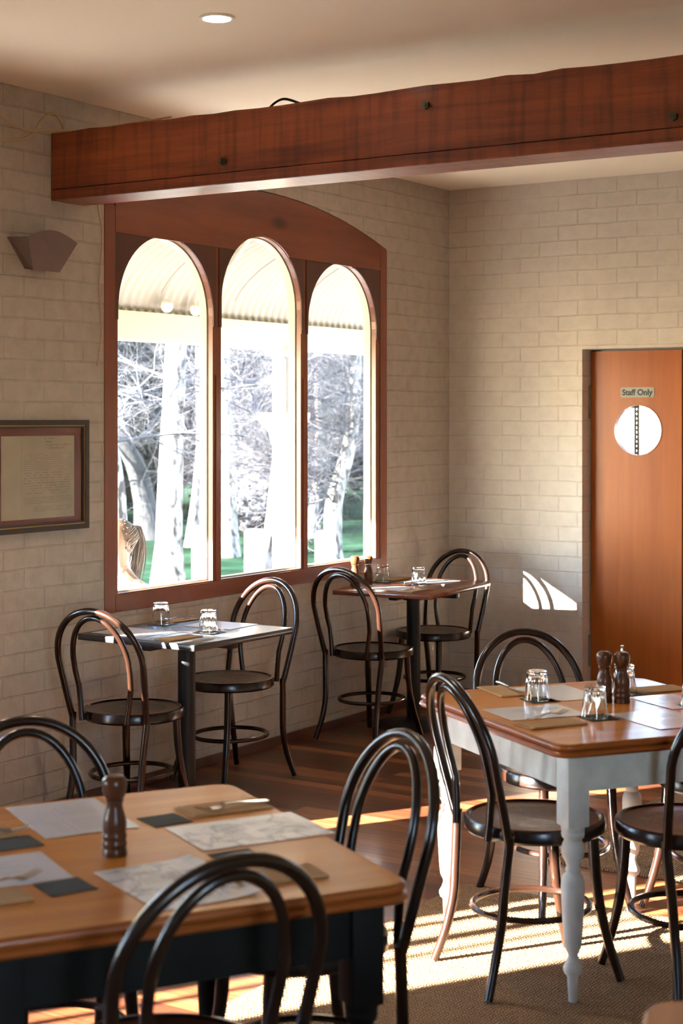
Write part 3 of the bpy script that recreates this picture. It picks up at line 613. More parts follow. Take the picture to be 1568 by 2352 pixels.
def pine_table(name, label, c, rot, hx, hy, legm, H=.745, z0=.009, apron='white_leg'):
    t = thing(name, label, 'table', (c[0], c[1], z0), rot)
    H -= z0
    stack(MB(), [(hx-.022, hy-.022, .03, H-.0005), (hx-.012, hy-.012, .045, H), (hx-.012, hy-.012, .045, H-.004)][::-1]).build('tabletop', 'pine', t, True, sharp=50)
    stack(MB(), [(hx-.012, hy-.012, .05, H-.0395), (hx-.003, hy-.003, .052, H-.037), (hx+.002, hy+.002, .055, H-.030), (hx-.002, hy-.002, .052, H-.023), (hx-.010, hy-.010, .05, H-.0205), (hx-.006, hy-.006, .052, H-.018), (hx-.003, hy-.003, .052, H-.013), (hx-.003, hy-.003, .052, H-.008), (hx-.006, hy-.006, .05, H-.003), (hx-.0115, hy-.0115, .045, H-.0003), (hx-.014, hy-.014, .045, H-.0006)]).build('edge_moulding', 'pine_edge', t, True, sharp=50)
    ix, iy = hx-.085, hy-.075
    for sx, sy in ((1, 1), (-1, 1), (-1, -1), (1, -1)):
        b = MB().lathe([(r, z*(H/.745)) for z, r in LEG], (sx*ix, sy*iy, 0), 28)
        b.bb(sx*ix-.034, sx*ix+.034, sy*iy-.034, sy*iy+.034, .50*H/.745, H-.0405, .003).build('leg', legm, t, True)
    a = MB()
    for s in (-1, 1):
        a.bb(-ix+.035, ix-.035, s*(iy+.010)-.01, s*(iy+.010)+.01, H-.145, H-.0405)
        a.bb(s*(ix+.010)-.01, s*(ix+.010)+.01, -iy+.035, iy-.035, H-.145, H-.0405)
    a.build('apron', apron, t)
    return t
# right table: corners N(2.80,-4.45) L(2.03,-3.90)
vB = Vector((-.818, .575, 0)); uB = Vector((.575, .818, 0))
NB_ = Vector((2.80, -4.455, 0)); cB = NB_ + vB*.475 + uB*.435
rotB = math.atan2(uB.y, uB.x)
pine_table('pine_table', 'honey pine table with turned chalk-white legs near the orange door', cB, rotB, .435, .475, 'white_leg')
vA = Vector((-.848, .53, 0)); uA = Vector((.53, .848, 0))
RA = Vector((3.13, -5.81, 0)); cA = RA + vA*.49 - uA*.44
rotA = math.atan2(uA.y, uA.x)
pine_table('pine_table', 'large honey pine table in the left foreground with shaded grey-blue legs', cA, rotA, .44, .49, 'shaded_leg', apron='shaded_leg')
uC = Vector((.309, -.951, 0)); vC = Vector((.951, .309, 0)); cC = Vector((3.74, -6.155, 0)) + vC*.47 + uC*.44
pine_table('pine_table', 'pine table corner just showing at the bottom right of the picture', cC, math.atan2(uC.y, uC.x), .44, .47, 'white_leg')

# ------------------------------------------------------------------ small window tables
def cafe_table(label, c, rot, hx, hy, topm, H=.75, th=.026):
    t = thing('cafe_table', label, 'table', (c[0], c[1], 0), rot)
    stack(MB(), [(hx-.002, hy-.002, .006, H-th), (hx, hy, .007, H-th+.002), (hx, hy, .007, H-.002), (hx-.002, hy-.002, .006, H)]).build('tabletop', topm, t, True, sharp=50)
    MB().lathe([(.037, .02), (.037, H-th-.03)], seg=28).build('pedestal', 'black', t, True)
    b = MB()
    for a in (0, 90):
        b.box((0, 0, H-th-.016), (.52 if a == 0 else .05, .05 if a == 0 else .52, .03), None, .008)
    b.lathe([(.06, H-th-.05), (.06, H-th-.001)], seg=24).build('top_bracket', 'black', t, True)
    MB().lathe([(.215, 0), (.215, .006), (.20, .014), (.10, .024), (.045, .035), (.04, .045)], seg=48).build('base_plate', 'black', t, True)
    return t
cafe_table('small square cafe table with black top on a black pedestal', (.447, -3.10), R(-2), .315, .33, 'black_top')
cafe_table('small cafe table with reddish wood top in the sunny corner by the window', (.32, -.975), R(5), .28, .40, 'mahogany')

# ------------------------------------------------------------------ table settings
ZA = .7453
def menu(ctr, ang, w_, h_, m, label, z=ZA, text=True, group=None, curl=0., seed=1, rows=None):
    t = thing('menu', label, 'menu', (ctr[0], ctr[1], z), R(ang), group)
    b = MB(); n = 8
    prev = None
    for i in range(n+1):
        u = i/n; x = (u-.5)*w_; zz = curl*max(0, (u-.75)/.25)**2
        row = [b.bm.verts.new((x, s*h_/2, zz+q)) for s in (-1, 1) for q in (.0004, .0014)]
        if prev:
            a = prev
            for i0, i1 in ((0, 1), (1, 3), (3, 2), (2, 0)): b.bm.faces.new((a[i0], a[i1], row[i1], row[i0]))
        else: b.bm.faces.new((row[0], row[1], row[3], row[2]))
        prev = row
    b.bm.faces.new((prev[0], prev[2], prev[3], prev[1]))
    b.build('sheet', m, t)
    if text:
        q = random.Random(seed); tx_ = MB(); rows = rows or int(w_/.0085)
        for i in range(2, rows-2):
            x = -w_/2 + w_*i/rows*.93
            if q.random() < .15: continue
            for (a0, a1) in ((-.40, -.05), (.05, .38)) if i > 5 else ((-.15, .15),):
                y = a0*h_; e_ = a1*h_*(1-.5*q.random()*(a1 > 0)); 
                while y < e_:
                    wd = q.uniform(.004, .016); tx_.bb(x, x+.0019, y, min(y+wd, e_), .0014, .00155); y += wd+.0025
        tx_.build('printed_text', 'ink', t)
    return t
gA = 'papers laid on the foreground table'
menu((2.211, -5.781), 60, .215, .31, 'paper', 'white printed menu lying behind the pepper mill at the far side of the foreground table', seed=2, curl=.0)
menu((2.376, -6.22), -30, .215, .30, 'paper', 'white printed menu at the left picture edge beside the front left fork', seed=3)
menu((2.62, -5.66), 151, .215, .31, 'marble', 'marble-patterned sheet at the right side of the foreground table', seed=4)
menu((2.735, -6.064), 65, .213, .30, 'marble', 'marble-patterned sheet behind the hoop of the nearest chair', seed=5, curl=.006)
def card(c, ang, label, w_=.094, z=ZA, d=.094):
    return tag(MB().box((0, 0, .0008), (w_, d, .0012), None).build('slate_coaster', 'slate', None, loc=(c[0], c[1], z), rotz=R(ang)), label, 'coaster', 'dark green-grey coasters')
card((2.572, -6.199), 66, 'dark coaster between the left menu and the folded napkin in front')
card((2.26, -6.02), 64, 'dark coaster at the left picture edge between two white menus', w_=.11)
card((2.406, -5.687), 66, 'dark coaster partly under the far right napkin and fork')
card((2.726, -5.845), 64, 'dark coaster between the two marble sheets')
def napkin(c, ang, label, l=.205, w_=.105, z=ZA, flip=False):
    t = thing('folded_napkin', label, 'napkin', (c[0], c[1], z), R(ang), 'kraft napkins')
    b = MB()
    b.box((0, 0, .0018), (l, w_, .0022), None, .0006); b.build('lower_fold', 'kraft', t)
    MB().box((.004, -.003, .0045), (l-.012, w_-.008, .0022), Matrix.Rotation(R(.4), 4, 'Y'), .0006).build('upper_fold', 'kraft', t)
    return t
ZF = ZA+.0065
def fork(c, ang, label, z=ZF, L=.19):
    t = thing('fork', label, 'fork', (c[0], c[1], z), R(ang), 'steel forks')
    b = MB(); prof = [(-.5, .0085, .002), (-.46, .010, .002), (-.3, .0080, .004), (-.05, .0042, .009), (.08, .0038, .008), (.14, .007, .005), (.19, .0120, .002), (.24, .013, .001), (.28, .013, .0015)]
    prev = None
    for u, hw, zz in prof:
        r_ = [b.bm.verts.new((u*L, s*hw, zz+q)) for s in (-1, 1) for q in (0, .0026)]
        if prev:
            for i0, i1 in ((0, 1), (1, 3), (3, 2), (2, 0)): b.bm.faces.new((prev[i0], prev[i1], r_[i1], r_[i0]))
        else: b.bm.faces.new((r_[0], r_[1], r_[3], r_[2]))
        prev = r_
    b.bm.faces.new((prev[0], prev[2], prev[3], prev[1])); b.build('handle', 'steel', t, True)
    for k in range(4):
        y = -.0105+.007*k
        MB().tube([(.275*L, y, .002), (.36*L, y, .0035), (.43*L, y, .006), (.5*L, y*.95, .010)], [.0016, .0016, .0014, .0008], 6).build('tine', 'steel', t, True)
    return t
def knife(c, ang, label, z=ZF, L=.20):
    t = thing('knife', label, 'knife', (c[0], c[1], z), R(ang), 'steel knives')
    MB().tube([(-.5*L, 0, .004), (-.3*L, 0, .005), (-.02*L, 0, .004)], [.006, .0065, .0045], 10, flat=.6).build('handle', 'steel', t, True)
    MB().prism([(-.02*L, -.004), (.05*L, -.008), (.40*L, -.009), (.47*L, -.006), (.5*L, .004), (.0, .005), (-.02*L, .004)], [], .003, .0045).build('blade', 'steel', t)
    return t
napkin((2.449, -5.527), 62, 'brown folded napkin at the far right corner of the foreground table')
fork((2.474, -5.525), 246, 'fork lying on the far right napkin of the foreground table')
napkin((2.868, -5.925), 58, 'brown folded napkin under the hoop of the nearest chair', .2, .1)
fork((2.80, -5.985), 118, 'fork behind the hoop of the nearest chair, tines up')
napkin((2.49, -6.36), 62, 'brown folded napkin in the front left with a fork on it', .2, .105)
fork((2.475, -6.27), 84, 'fork crossing the front left napkin, tines catching light')
napkin((2.135, -6.03), 62, 'brown folded napkin cut by the left picture edge', .2, .105)
fork((2.165, -6.0), 48, 'fork at the left picture edge, dark tines pointing right')

MILL = [(0, .0258), (.004, .0262), (.0085, .0258), (.0125, .0252), (.0145, .0238), (.016, .0240), (.018, .0256), (.0255, .0261), (.030, .0242), (.033, .0238), (.0365, .0254), (.040, .0256), (.043, .0248), (.047, .0229), (.051, .0238), (.058, .0249), (.068, .0249), (.080, .0225), (.092, .0190), (.101, .0167), (.108, .0170), (.113, .0195), (.1145, .0195), (.1155, .0186), (.1175, .0186), (.1185, .0195), (.121, .0212), (.133, .0243), (.145, .0258), (.1535, .0250), (.1565, .0235), (.1585, .021), (.161, .0195), (.1635, .0145), (.1645, .006)]
def mill(c, label, z=ZA, knob=False, s=1.):
    t = thing('pepper_mill' if knob else 'salt_mill', label, 'mill', (c[0], c[1], z), 0, 'wooden mills')
    MB().lathe([(r*s, zz*s) for zz, r in MILL if zz < .1165], seg=40).build('body', 'mill', t, True, sharp=60)
    MB().lathe([(r*s, zz*s) for zz, r in MILL if zz > .1165], seg=40).build('cap', 'mill', t, True, sharp=60)
    if knob: MB().lathe([(.0045, .164), (.0035, .169), (.0035, .174), (.0062, .1755), (.0065, .179), (.005, .181)], seg=16).build('knob', 'steel', t, True)
    return t
mill((2.499, -5.968), 'tall dark turned wooden mill standing on the foreground table')
mill((2.618, -3.733), 'dark wooden mill without a knob, left of the pair on the white-legged table', s=.98)
mill((2.671, -3.716), 'dark wooden mill with a chrome knob, right of the pair on the white-legged table', knob=True, s=.98)
mill((.075, -1.175), 'sunlit wooden mill by the window behind the chair hoop, left of two', z=.7505, s=.98)
mill((.105, -1.085), 'sunlit wooden mill by the window on the red-topped table, right of two', z=.7505, s=.95)

def tumbler(c, label, z, s=1.):
    t = thing('glass_tumbler', label, 'glass', (c[0], c[1], z), rnd.uniform(0, 1), 'upturned water glasses')
    H = .093*s
    out = [(.0405*s, 0), (.0412*s, .001), (.0400*s, .012*s), (.0385*s, .024*s), (.0375*s, .034*s, 9), (.0345*s, .06*s, 9), (.0325*s, .078*s, 9), (.0325*s, .084*s), (.0318*s, H-.002), (.030*s, H)]
    inn = [(.022*s, H-.011*s), (.0275*s, H-.013*s), (.0300*s, .076*s), (.0335*s, .05*s), (.0370*s, .02*s), (.0388*s, .0)]
    prof = out + inn
    b = MB(); seg = 54; c_ = []
    for p in prof:
        r, zz = p[0], p[1]; f = p[2] if len(p) > 2 else 0; ring = []
        for k in range(seg):
            a = 2*math.pi*k/seg; q = r
            if f: h = math.pi/f; q = r*math.cos(h)/math.cos((a % (2*h))-h)*1.02
            ring.append(b.bm.verts.new((q*math.cos(a), q*math.sin(a), zz)))
        c_.append(ring)
    no = len(out)
    def br(A, B):
        for k in range(seg): b.bm.faces.new((A[k], A[(k+1) % seg], B[(k+1) % seg], B[k]))
    for i in range(no-1): br(c_[i], c_[i+1])
    b.bm.faces.new(c_[no-1])
    for i in range(no, len(prof)-1): br(c_[i], c_[i+1])
    b.bm.faces.new(c_[no][::-1]); br(c_[-1], c_[0])
    b.build('bowl', 'tumbler', t, True, sharp=25)
    return t
for c, lab in (((2.422, -3.818), 'upturned glass at the left of the white-legged table'), ((2.703, -3.999), 'upturned glass nearest us on the white-legged table'),
               ((2.609, -3.551), 'upturned glass hidden behind the pair of wooden mills'), ((2.885, -3.655), 'upturned glass cut by the right picture edge')):
    card((c[0]+.012, c[1]-.003), math.degrees(rotB), 'dark coaster under the ' + lab.replace('upturned ', ''), .096)
    tumbler(c, lab, ZA+.0016)
for c, lab in (((.226, -2.999), 'upturned glass on the wall side of the black-topped table'), ((.567, -3.106), 'upturned glass on the room side of the black-topped table'),
               ((.085, -.905), 'upturned glass beside the window on the red-topped table'), ((.327, -.933), 'brightly sunlit upturned glass in the middle of the red-topped table')):
    card((c[0]+.01, c[1]), 3, 'dark coaster under the ' + lab, .096, .7503)
    tumbler(c, lab, .7503+.0016)
menu((2.42, -3.67), 54, .21, .28, 'paper', 'white menu at the far left of the white-legged table behind the glass', text=False)
menu((2.515, -4.021), 144, .20, .26, 'paper', 'white menu at the near left of the white-legged table beside a fork', seed=8)
menu((2.888, -3.917), 57, .21, .27, 'paper', 'white menu catching warm light in front of the two mills', seed=9)
menu((2.80, -3.615), 57, .17, .24, 'paper', 'white menu at the right of the two mills, partly out of frame', seed=10)
napkin((2.262, -3.735), -38, 'brown napkin at the far left corner of the white-legged table', .2, .11)
knife((2.265, -3.70), 322, 'knife on the far left napkin of the white-legged table')
napkin((2.64, -4.175), 60, 'brown napkin at the near corner of the white-legged table', .2, .10)
fork((2.594, -4.096), 79, 'fork pointing at the nearest glass on the white-legged table')
napkin((2.676, -3.428), 58, 'brown napkin at the far right corner of the white-legged table', .19, .11)
ZT = .7503
menu((.464, -2.885), 92, .21, .25, 'paper', 'white menu at the far side of the black-topped table', z=ZT, text=False)
menu((.30, -3.27), 88, .21, .28, 'paper', 'grey menu at the near side of the black-topped table behind the chair hoop', z=ZT, text=False)
napkin((.575, -3.315), 84, 'brown napkin near the front corner of the black-topped table', .19, .09, z=ZT)
fork((.54, -3.26), 66, 'fork on the napkin at the front corner of the black-topped table', z=ZT+.0065)
napkin((.215, -2.86), 84, 'brown napkin with cutlery beside the wall on the black-topped table', .17, .09, z=ZT)
fork((.215, -2.86), 80, 'fork on the napkin beside the wall behind the glasses', z=ZT+.0065)
menu((.30, -.76), 94, .21, .27, 'laminate', 'bright white menu at the far side of the red-topped table', z=ZT, text=False)
menu((.27, -1.17), 94, .21, .28, 'laminate', 'sunlit white menu at the near side of the red-topped table', z=ZT, text=False)
napkin((.46, -1.21), 88, 'brown napkin at the near side of the red-topped table', .19, .09, z=ZT)
napkin((.08, -.73), 84, 'brown napkin against the wall on the red-topped table', .17, .08, z=ZT)
fork((.47, -1.2), 80, 'fork on the sunlit napkin of the red-topped table', z=ZT+.0065)

# ------------------------------------------------------------------ verandah
ver = thing('verandah', 'cream verandah with curved corrugated iron roof outside the window', 'verandah', (-1.75, 0, -.15))
VY0, VY1 = -7.0, 4.5
MB().bb(-.06, .06, VY0, VY1, 2.265, 2.445, .004).build('eaves_beam', 'fascia', ver)
b = MB(); ny = int((VY1-VY0)/.076)*6; curve = []
for i in range(15):
    a = math.pi/2*i/14; curve.append((.02+1.56*(1-math.cos(a)), 2.44+.62*math.sin(a)))
cols = []
for j in range(ny+1):
    y = VY0+(VY1-VY0)*j/ny; d = .011*math.cos(2*math.pi*y/.076)
    cols.append([b.bm.verts.new((x, y, z+d)) for x, z in curve])
for A, B in zip(cols, cols[1:]):
    for i in range(14): b.bm.faces.new((A[i], B[i], B[i+1], A[i+1]))
ro = b.build('corrugated_roof', 'iron_roof', ver, True, sharp=80)
so_ = ro.modifiers.new('thick', 'SOLIDIFY'); so_.thickness = .002
sm = MB()
for y in (-1.55, -.62, .15, .92):
    sm.tube([(x+.001, y+.0*i, z-.012) for i, (x, z) in enumerate(curve[2:11])], .0025, 5)
sm.build('sheet_seam', 'seam', ver, True)
def post(y):
    p = MB().box((0, y, 1.13), (.115, .115, 2.26), None, .006)
    p.build('post', 'post_paint', ver)
    k = stack(MB(), [(.062, .062, .004, 1.61), (.07, .07, .004, 1.66), (.075, .075, .004, 1.70), (.12, .12, .01, 1.76), (.135, .135, .01, 1.80), (.135, .135, .01, 1.83)])
    for v in k.bm.verts: v.co.y += y
    k.build('capital', 'cream', ver)
    k = stack(MB(), [(.06, .06, .004, 2.22), (.10, .10, .004, 2.25), (.10, .10, .004, 2.264)])
    for v in k.bm.verts: v.co.y += y
    k.build('post_cap', 'white_paint', ver)
post(.80); post(-1.95); post(3.55); post(-4.7)

MB().tube(smooth([(.12, -.10, 2.60), (.35, -.25, 2.78), (.75, -.55, 2.93), (1.2, -.9, 2.98)]), .011, 8).build('conduit', 'cream', ver, True)
for i, (y, z, s) in enumerate(((-.60, 2.335, 'left'), (-.31, 2.33, 'right'))):
    t = thing('flood_lamp', 'round cream flood lamp under the verandah eaves, %s of the two' % s, 'outdoor lamp', (-1.66, y, z), 0, 'lamps under the eaves')
    MB().lathe([(.015, -.035), (.03, -.022), (.037, 0), (.034, .02), (.02, .03)], seg=20).build('globe', 'white_paint', t, True)
    MB().tube([(-.045, 0, .0), (-.03, 0, .03), (0, 0, .04)], .012, 8).build('bracket', 'cream', t, True)
struct('verandah_paving', MB().bb(-2.1, -.15, -8.5, 6, -.3, -.15), 'paving')
# ground with gentle fall away from the house
g = MB(); n = 40
vs = {}
for i in range(n+1):
    for j in range(n+1):
        x = -2.1-(i/n)**1.6*60; y = -14+70*(j/n)
        vs[i, j] = g.bm.verts.new((x, y, -.3-.0025*max(0, -x-8)))
for i in range(n):
    for j in range(n): g.bm.faces.new((vs[i, j], vs[i+1, j], vs[i+1, j+1], vs[i, j+1]))
lawn = g.build('ground', 'grass'); lawn['kind'] = 'structure'
struct('ground_apron', MB().bb(-2.1, 8, -16, -8.5, -.36, -.3).bb(-2.1, -.15, 6, 56, -.36, -.3).bb(-.15, 8, 2.8, 20, -.36, -.3), 'paving')

def bollard(x, y, h, label):
    b = stack(MB(), [(.075, .075, .005, 0), (.075, .075, .005, h-.03), (.06, .06, .005, h)])
    return tag(b.build('bollard', 'white_paint', None, loc=(x, y, -.31)), label, 'post', 'white timber posts on the lawn')
bollard(-4.0, 2.83, 1.01, 'white square post seen low through the left window pane')
bollard(-5.0, 4.99, .82, 'white square post seen low through the middle window pane')
bollard(-6.0, 7.80, .60, 'white square post seen low through the right window pane')

# ------------------------------------------------------------------ trees
def branches(b, p, d, L, r, depth, q, spread=.5, droop=0., seg=4, lim=[0]):
    pts = [p]; rs = [r]; v = d.copy(); n = 4
    for i in range(n):
        v = (v + Vector((q.uniform(-1, 1), q.uniform(-1, 1), q.uniform(-1, 1)))*.16 + Vector((0, 0, -droop))).normalized()
        pts.append(pts[-1]+v*L/n); rs.append(r*(1-.6*(i+1)/n))
    b.tube(pts, rs, seg if depth > 1 else 3)
    if depth <= 0: return
    for i in range(1, n+1):
        for k in range(2 if depth > 1 else 2):
            ax = Vector((q.uniform(-1, 1), q.uniform(-1, 1), q.uniform(-.7, .9))).normalized()
            nd = (v*(1-spread)+ax*spread).normalized()
            branches(b, pts[i], nd, L*q.uniform(.45, .75), rs[i]*.6, depth-1, q, spread, droop, seg)
def tree(name, label, base, path, rad, nb, L, z0, z1, bark, twig, seed, depth=3, droop=0., group=None, r0=.03, dirs=None, spread=.5):
    t = thing(name, label, 'tree', base, 0, group); q = random.Random(seed)
    path = [Vector(p) for p in path]; sp = smooth(path, 5)
    MB().tube(sp, [rad*(1-.55*i/(len(sp)-1)) * (1+.5*max(0, 1-i/3)) for i in range(len(sp))], 12).build('trunk', bark, t, True)
    b = MB()
    for k in range(nb):
        z = q.uniform(z0, z1); i = min(range(len(sp)), key=lambda i_: abs(sp[i_].z-z)); a = q.uniform(0, 2*math.pi)
        d = Vector((math.cos(a), math.sin(a), q.uniform(-.1, .6))).normalized()
        if dirs: d = (Vector(dirs)+d*.8).normalized()
        branches(b, sp[i], d, L*q.uniform(.6, 1.1), r0, depth, q, spread, droop)
    b.build('branches', twig, t)
    return t
tree('birch_tree', 'thick white peeling birch trunk seen through the left window pane', (-6.0, 4.83, -.3), [(0, 0, 0), (.02, .02, 1.2), (.06, .06, 2.6), (.05, .1, 4), (.0, 0, 6)], .155, 10, 1.5, 1.9, 5.5, 'bark', 'twig', 101, 3, .03, r0=.018)
tree('birch_tree', 'white birch trunk at the left side of the middle window pane', (-9.0, 9.88, -.32), [(0, 0, 0), (0, .02, 1.5), (-.05, 0, 3), (0, .05, 6)], .15, 10, 2.0, 1.8, 5.5, 'bark', 'twig', 2, 3, .03, r0=.018)
tree('birch_tree', 'leaning white birch trunk just behind the verandah post', (-5.0, 5.22, -.3), [(0, 0, 0), (.0, .10, .6), (.0, .22, 1.3), (0, .33, 2.0), (0, .42, 2.7), (0, .5, 5)], .13, 9, 1.5, 1.7, 4.5, 'bark', 'twig', 3, 3, .03, r0=.016)
tree('birch_tree', 'curved birch trunk with a fan of pale twigs in the right pane', (-5.5, 7.23, -.3), [(0, 0, 0), (0, .0, .8), (0, .08, 1.1), (0, .32, 1.55), (0, .45, 2.0), (0, .5, 2.8), (0, .55, 4.2)], .115, 26, 1.3, .9, 3.2, 'bark', 'twig', 4, 3, .0, r0=.018, dirs=(-.2, -.9, .2))
tree('birch_tree', 'white birch trunk at the left edge of the left window pane', (-5.0, 2.82, -.3), [(0, 0, 0), (0, .0, 1.2), (-.1, -.05, 2.2), (-.1, -.1, 4.5)], .13, 9, 1.4, 1.5, 4, 'bark', 'twig', 5, 3, .03, r0=.018)
tree('grey_tree', 'shaded grey tree forking low, behind the left pane birches', (-12, 11.9, -.32), [(0, 0, 0), (-.1, -.2, 1.1), (-.3, -.6, 2.2), (-.4, -.8, 5)], .2, 22, 3.0, .9, 5, 'bark2', 'twig2', 6, 3, .02, r0=.03)
for i, (x, y, lab) in enumerate(((-13, 14.5, 'bare olive-twigged tree far behind the left pane'), (-12.5, 17.5, 'bare olive-twigged tree far behind the middle pane'), (-13, 21.5, 'bare olive-twigged tree far behind the right pane'))):
    tree('bare_tree', lab, (x, y, -.34), [(0, 0, 0), (.1, .1, 1), (0, .3, 2.5), (0, .2, 6)], .12, 22, 2.8, .7, 6, 'bark2', 'twig2' if i != 1 else 'twig', 10+i, 3, .02, 'bare trees behind the lawn', r0=.015)
for i, (x, y, lab) in enumerate(((-10.5, 11.0, 'bright leafless tree crown filling the top of the left pane'), (-10, 13.5, 'bright leafless tree crown filling the top of the middle pane'), (-9.5, 15.5, 'bright leafless tree crown filling the top of the right pane'))):
    tree('leafless_tree', lab, (x, y, -.33), [(0, 0, 0), (.1, .1, 1.5), (0, .2, 3.), (0, .2, 6)], .07, 15, 2.2, 2.3, 6, 'bark', 'twig', 20+i, 3, .03, 'bright leafless trees', r0=.011)
def bush(name, label, c, rx, ry, rz, m, seed, nleaf=2600, sz=.16, grp=None):
    q = random.Random(seed); t = thing(name, label, 'bush', c, 0, grp)
    MB().lathe([(rx*.1, 0), (rx*.08, rz*.5)], seg=8).build('stem', 'bark2', t)
    b = MB()
    bmesh.ops.create_icosphere(b.bm, subdivisions=3, radius=1, matrix=Matrix.Translation((0, 0, rz*.5)) @ Matrix.Diagonal((rx*.8, ry*.8, rz*.5, 1)))
    for v in b.bm.verts: v.co += Vector((q.uniform(-1, 1), q.uniform(-1, 1), q.uniform(-1, 1)))*.12
    for k in range(nleaf):
        u = Vector((q.gauss(0, 1), q.gauss(0, 1), q.gauss(0, 1))).normalized(); rr_ = q.uniform(.78, 1.08)
        p = Vector((u.x*rx*rr_, u.y*ry*rr_, rz*.5+u.z*rz*.5*rr_)); s = sz*q.uniform(.5, 1.3)
        a = Vector((q.uniform(-1, 1), q.uniform(-1, 1), q.uniform(-1, 1))).normalized(); e = a.orthogonal().normalized()
        f = [b.bm.verts.new(p+a*s), b.bm.verts.new(p+e*s*.5), b.bm.verts.new(p-a*s), b.bm.verts.new(p-e*s*.5)]
        b.bm.faces.new(f)
    b.build('foliage', m, t); return t
for i, (x, y, rx, ry, rz, m_, lab) in enumerate((
    (-17, 13.5, 3, 3.2, 8, 'leafd', 'dark evergreen at the left of the garden backdrop'), (-18, 18.5, 3, 3.4, 9, 'leafm', 'green evergreen left of centre in the garden backdrop'),
    (-18, 23.5, 3, 3.4, 8.5, 'leafd', 'dark evergreen at the centre of the garden backdrop'), (-18.5, 29, 3, 3.6, 9, 'leafm', 'green evergreen right of centre in the garden backdrop'),
    (-19, 35, 3, 4, 9, 'leafd', 'dark evergreen at the right of the garden backdrop'))):
    bush('evergreen_tree', lab, (x, y, -.4), rx, ry, rz, m_, 40+i, grp='evergreens behind the lawn')
tree('bare_tree', 'bare tree outside the staff room window, seen through the round door window', (-4.4, 10.2, -.34), [(0, 0, 0), (.1, .1, 1), (0, .3, 2.5), (0, .2, 5)], .10, 16, 1.9, .7, 4.5, 'bark2', 'twig2', 71, 3, .02, None, r0=.012)
tree('added_shade_tree', 'unseen stout tree added off the verandah to shade the lower door', (-5.1, -10.55, -.3), [(0, 0, 0), (0, 0, 2), (.0, .0, 4), (0, 0, 6)], .30, 6, 2.2, 4, 6, 'bark', 'twig', 81, 2, .02, r0=.04)  # added out of view so its trunk keeps direct sun off the lower door
bush('garden_shrub', 'low pale shrub beyond the lawn behind the middle pane', (-11.5, 14.2, -.33), .9, .8, 1.1, 'twig', 60, 900, .07)

# ------------------------------------------------------------------ person outside
per = thing('person', 'person with a blonde ponytail in white seated outside, back half turned, behind the left pane', 'person', (-.95, -1.865, -.15))
def skin_mesh(name, verts, edges, radii, m, par, lvl=2):
    me = bpy.data.meshes.new(name); me.from_pydata(verts, edges, []); me.materials.append(M[m])
    o = bpy.data.objects.new(name, me); COL.objects.link(o); o.parent = par
    o.modifiers.new('skin', 'SKIN'); o.modifiers.new('sub', 'SUBSURF').levels = lvl; o.modifiers['sub'].render_levels = lvl
    for v, r in zip(me.skin_vertices[0].data, radii): v.radius = (r, r) if not hasattr(r, '__len__') else r
    me.skin_vertices[0].data[0].use_root = True
    return o
# local: faces -y, seat height .37
V = [(0, 0, .42), (0, .02, .60), (0, .0, .80), (0, -.01, .93), (0, -.02, 1.00), (0, -.04, 1.08), (0, -.05, 1.16),
     (.09, -.04, .40), (.10, -.44, .42), (.10, -.45, .06), (.10, -.56, .03), (-.09, -.04, .40), (-.10, -.44, .42), (-.10, -.45, .06), (-.10, -.56, .03),
     (.16, .0, .88), (.20, .02, .64), (.12, -.24, .58), (.09, -.31, .575), (-.16, .0, .88), (-.20, .02, .64), (-.12, -.24, .58), (-.09, -.31, .575)]
Ed = [(0, 1), (1, 2), (2, 3), (3, 4), (4, 5), (5, 6), (0, 7), (7, 8), (8, 9), (9, 10), (0, 11), (11, 12), (12, 13), (13, 14), (3, 15), (15, 16), (16, 17), (17, 18), (3, 19), (19, 20), (20, 21), (21, 22)]
Rd = [(.14, .11), (.115, .09), (.14, .10), (.07, .06), .048, .075, .08, .08, .058, .042, .035, .08, .058, .042, .035, .048, .038, .028, .022, .048, .038, .028, .022]
for s in (1, -1):
    w_i = 18 if s == 1 else 22
    for k, (dx, L) in enumerate(((-.03, .062), (-.01, .072), (.01, .075), (.026, .068), (.042, .055))):
        i0 = len(V); V += [(s*(.09+dx*.6), -.345 if k else -.33, .575), (s*(.09+dx), -.345-L*.6, .565), (s*(.09+dx), -.345-L, .55)]
        Ed += [(w_i, i0), (i0, i0+1), (i0+1, i0+2)]; Rd += [.011, .009, .007]
skin_mesh('body', V, Ed, Rd, 'skin', per)
skin_mesh('shirt', [(0, 0, .43), (0, .02, .60), (0, .0, .80), (0, -.01, .92), (.16, 0, .875), (.20, .02, .68), (-.16, 0, .875), (-.20, .02, .68)],
          [(0, 1), (1, 2), (2, 3), (2, 4), (4, 5), (2, 6), (6, 7)], [(.155, .125), (.13, .105), (.155, .115), .075, .062, .052, .062, .052], 'shirt', per)
skin_mesh('trousers', [(0, 0, .40), (.09, -.05, .395), (.10, -.44, .42), (.10, -.45, .10), (-.09, -.05, .395), (-.10, -.44, .42), (-.10, -.45, .10)],
          [(0, 1), (1, 2), (2, 3), (0, 4), (4, 5), (5, 6)], [.13, .092, .07, .055, .092, .07, .055], 'jeans', per)
hd_ = MB(); bmesh.ops.create_uvsphere(hd_.bm, u_segments=24, v_segments=16, radius=1, matrix=Matrix.Translation((0, -.045, 1.145)) @ Matrix.Diagonal((.076, .094, .112, 1)))
for sx in (-1, 1): bmesh.ops.create_uvsphere(hd_.bm, u_segments=8, v_segments=6, radius=.018, matrix=Matrix.Translation((sx*.076, -.04, 1.13)) @ Matrix.Diagonal((.4, 1, 1.5, 1)))
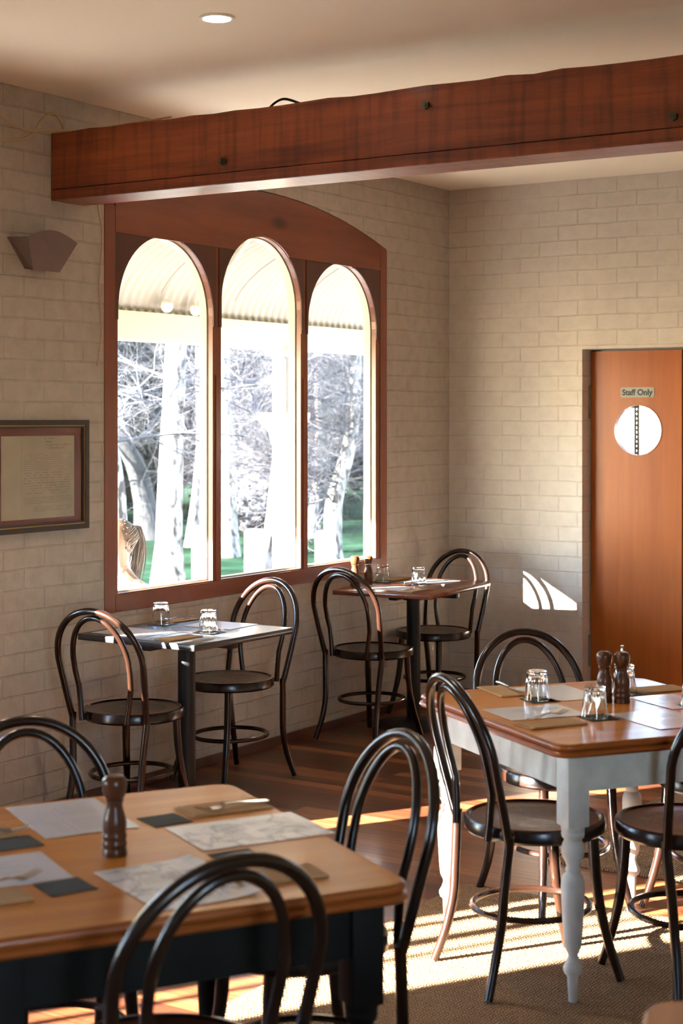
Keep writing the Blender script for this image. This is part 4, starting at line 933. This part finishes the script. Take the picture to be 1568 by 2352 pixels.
bmesh.ops.create_cone(hd_.bm, segments=8, radius1=.014, radius2=.004, depth=.03, matrix=Matrix.Translation((0, -.142, 1.13)) @ Matrix.Rotation(R(60), 4, 'X'), cap_ends=True)
hd_.build('head', 'skin', per, True)
fc = MB()
for sx in (-1, 1): bmesh.ops.create_uvsphere(fc.bm, u_segments=8, v_segments=6, radius=.010, matrix=Matrix.Translation((sx*.03, -.128, 1.15)))
fc.bb(-.022, .022, -.134, -.128, 1.085, 1.092); fc.build('eyes_and_mouth', 'jeans', per)
hb = MB(); q = random.Random(9); tie = Vector((0, .075, 1.205))
bmesh.ops.create_uvsphere(hb.bm, u_segments=24, v_segments=16, radius=1, matrix=Matrix.Translation((0, -.025, 1.155)) @ Matrix.Diagonal((.083, .094, .110, 1)))
for k in range(150):
    a = q.uniform(-math.pi*.95, math.pi*.95); el = q.uniform(-.5, 1.3)
    d = Vector((math.sin(a)*math.cos(el), -math.cos(a)*math.cos(el)*.8, math.sin(el)))
    if d.y < -.35 and el < .75: continue
    p = Vector((0, -.03, 1.15)) + Vector((d.x*.085, d.y*.098, d.z*.113))
    mid = (p+tie)/2; cc = Vector((0, -.03, 1.15)); mid = cc+(mid-cc).normalized()*.108
    hb.tube(smooth([p, mid, tie], 4), .0045, 5)
hb.build('hair', 'hair', per, True)
pt = MB()
for k in range(70):
    ox, oy = q.gauss(0, .018), q.gauss(0, .022); L = q.uniform(.2, .34)
    pt.tube(smooth([tie, tie+Vector((ox*.6, .035+abs(oy)*.4, .006)), tie+Vector((ox, .055+oy, -.08)), tie+Vector((ox*1.1, .045+oy*1.2, -L*.6)), tie+Vector((ox*.8, .02+oy*1.1, -L))], 3), [.004]*10+[.002]*3, 5)
pt.build('ponytail', 'hair', per, True)
bn = thing('bench', 'low timber bench on the verandah under the seated person', 'bench', (-.95, -1.845, -.15))
for k in range(3): MB().bb(-.19+.13*k, -.07+.13*k, -.55, .55, .27, .30).build('slat', 'cream', bn)
for sx in (-1, 1):
    for sy in (-1, 1): MB().bb(sx*.15-.025, sx*.15+.025, sy*.48-.025, sy*.48+.025, 0, .27).build('leg', 'cream', bn)
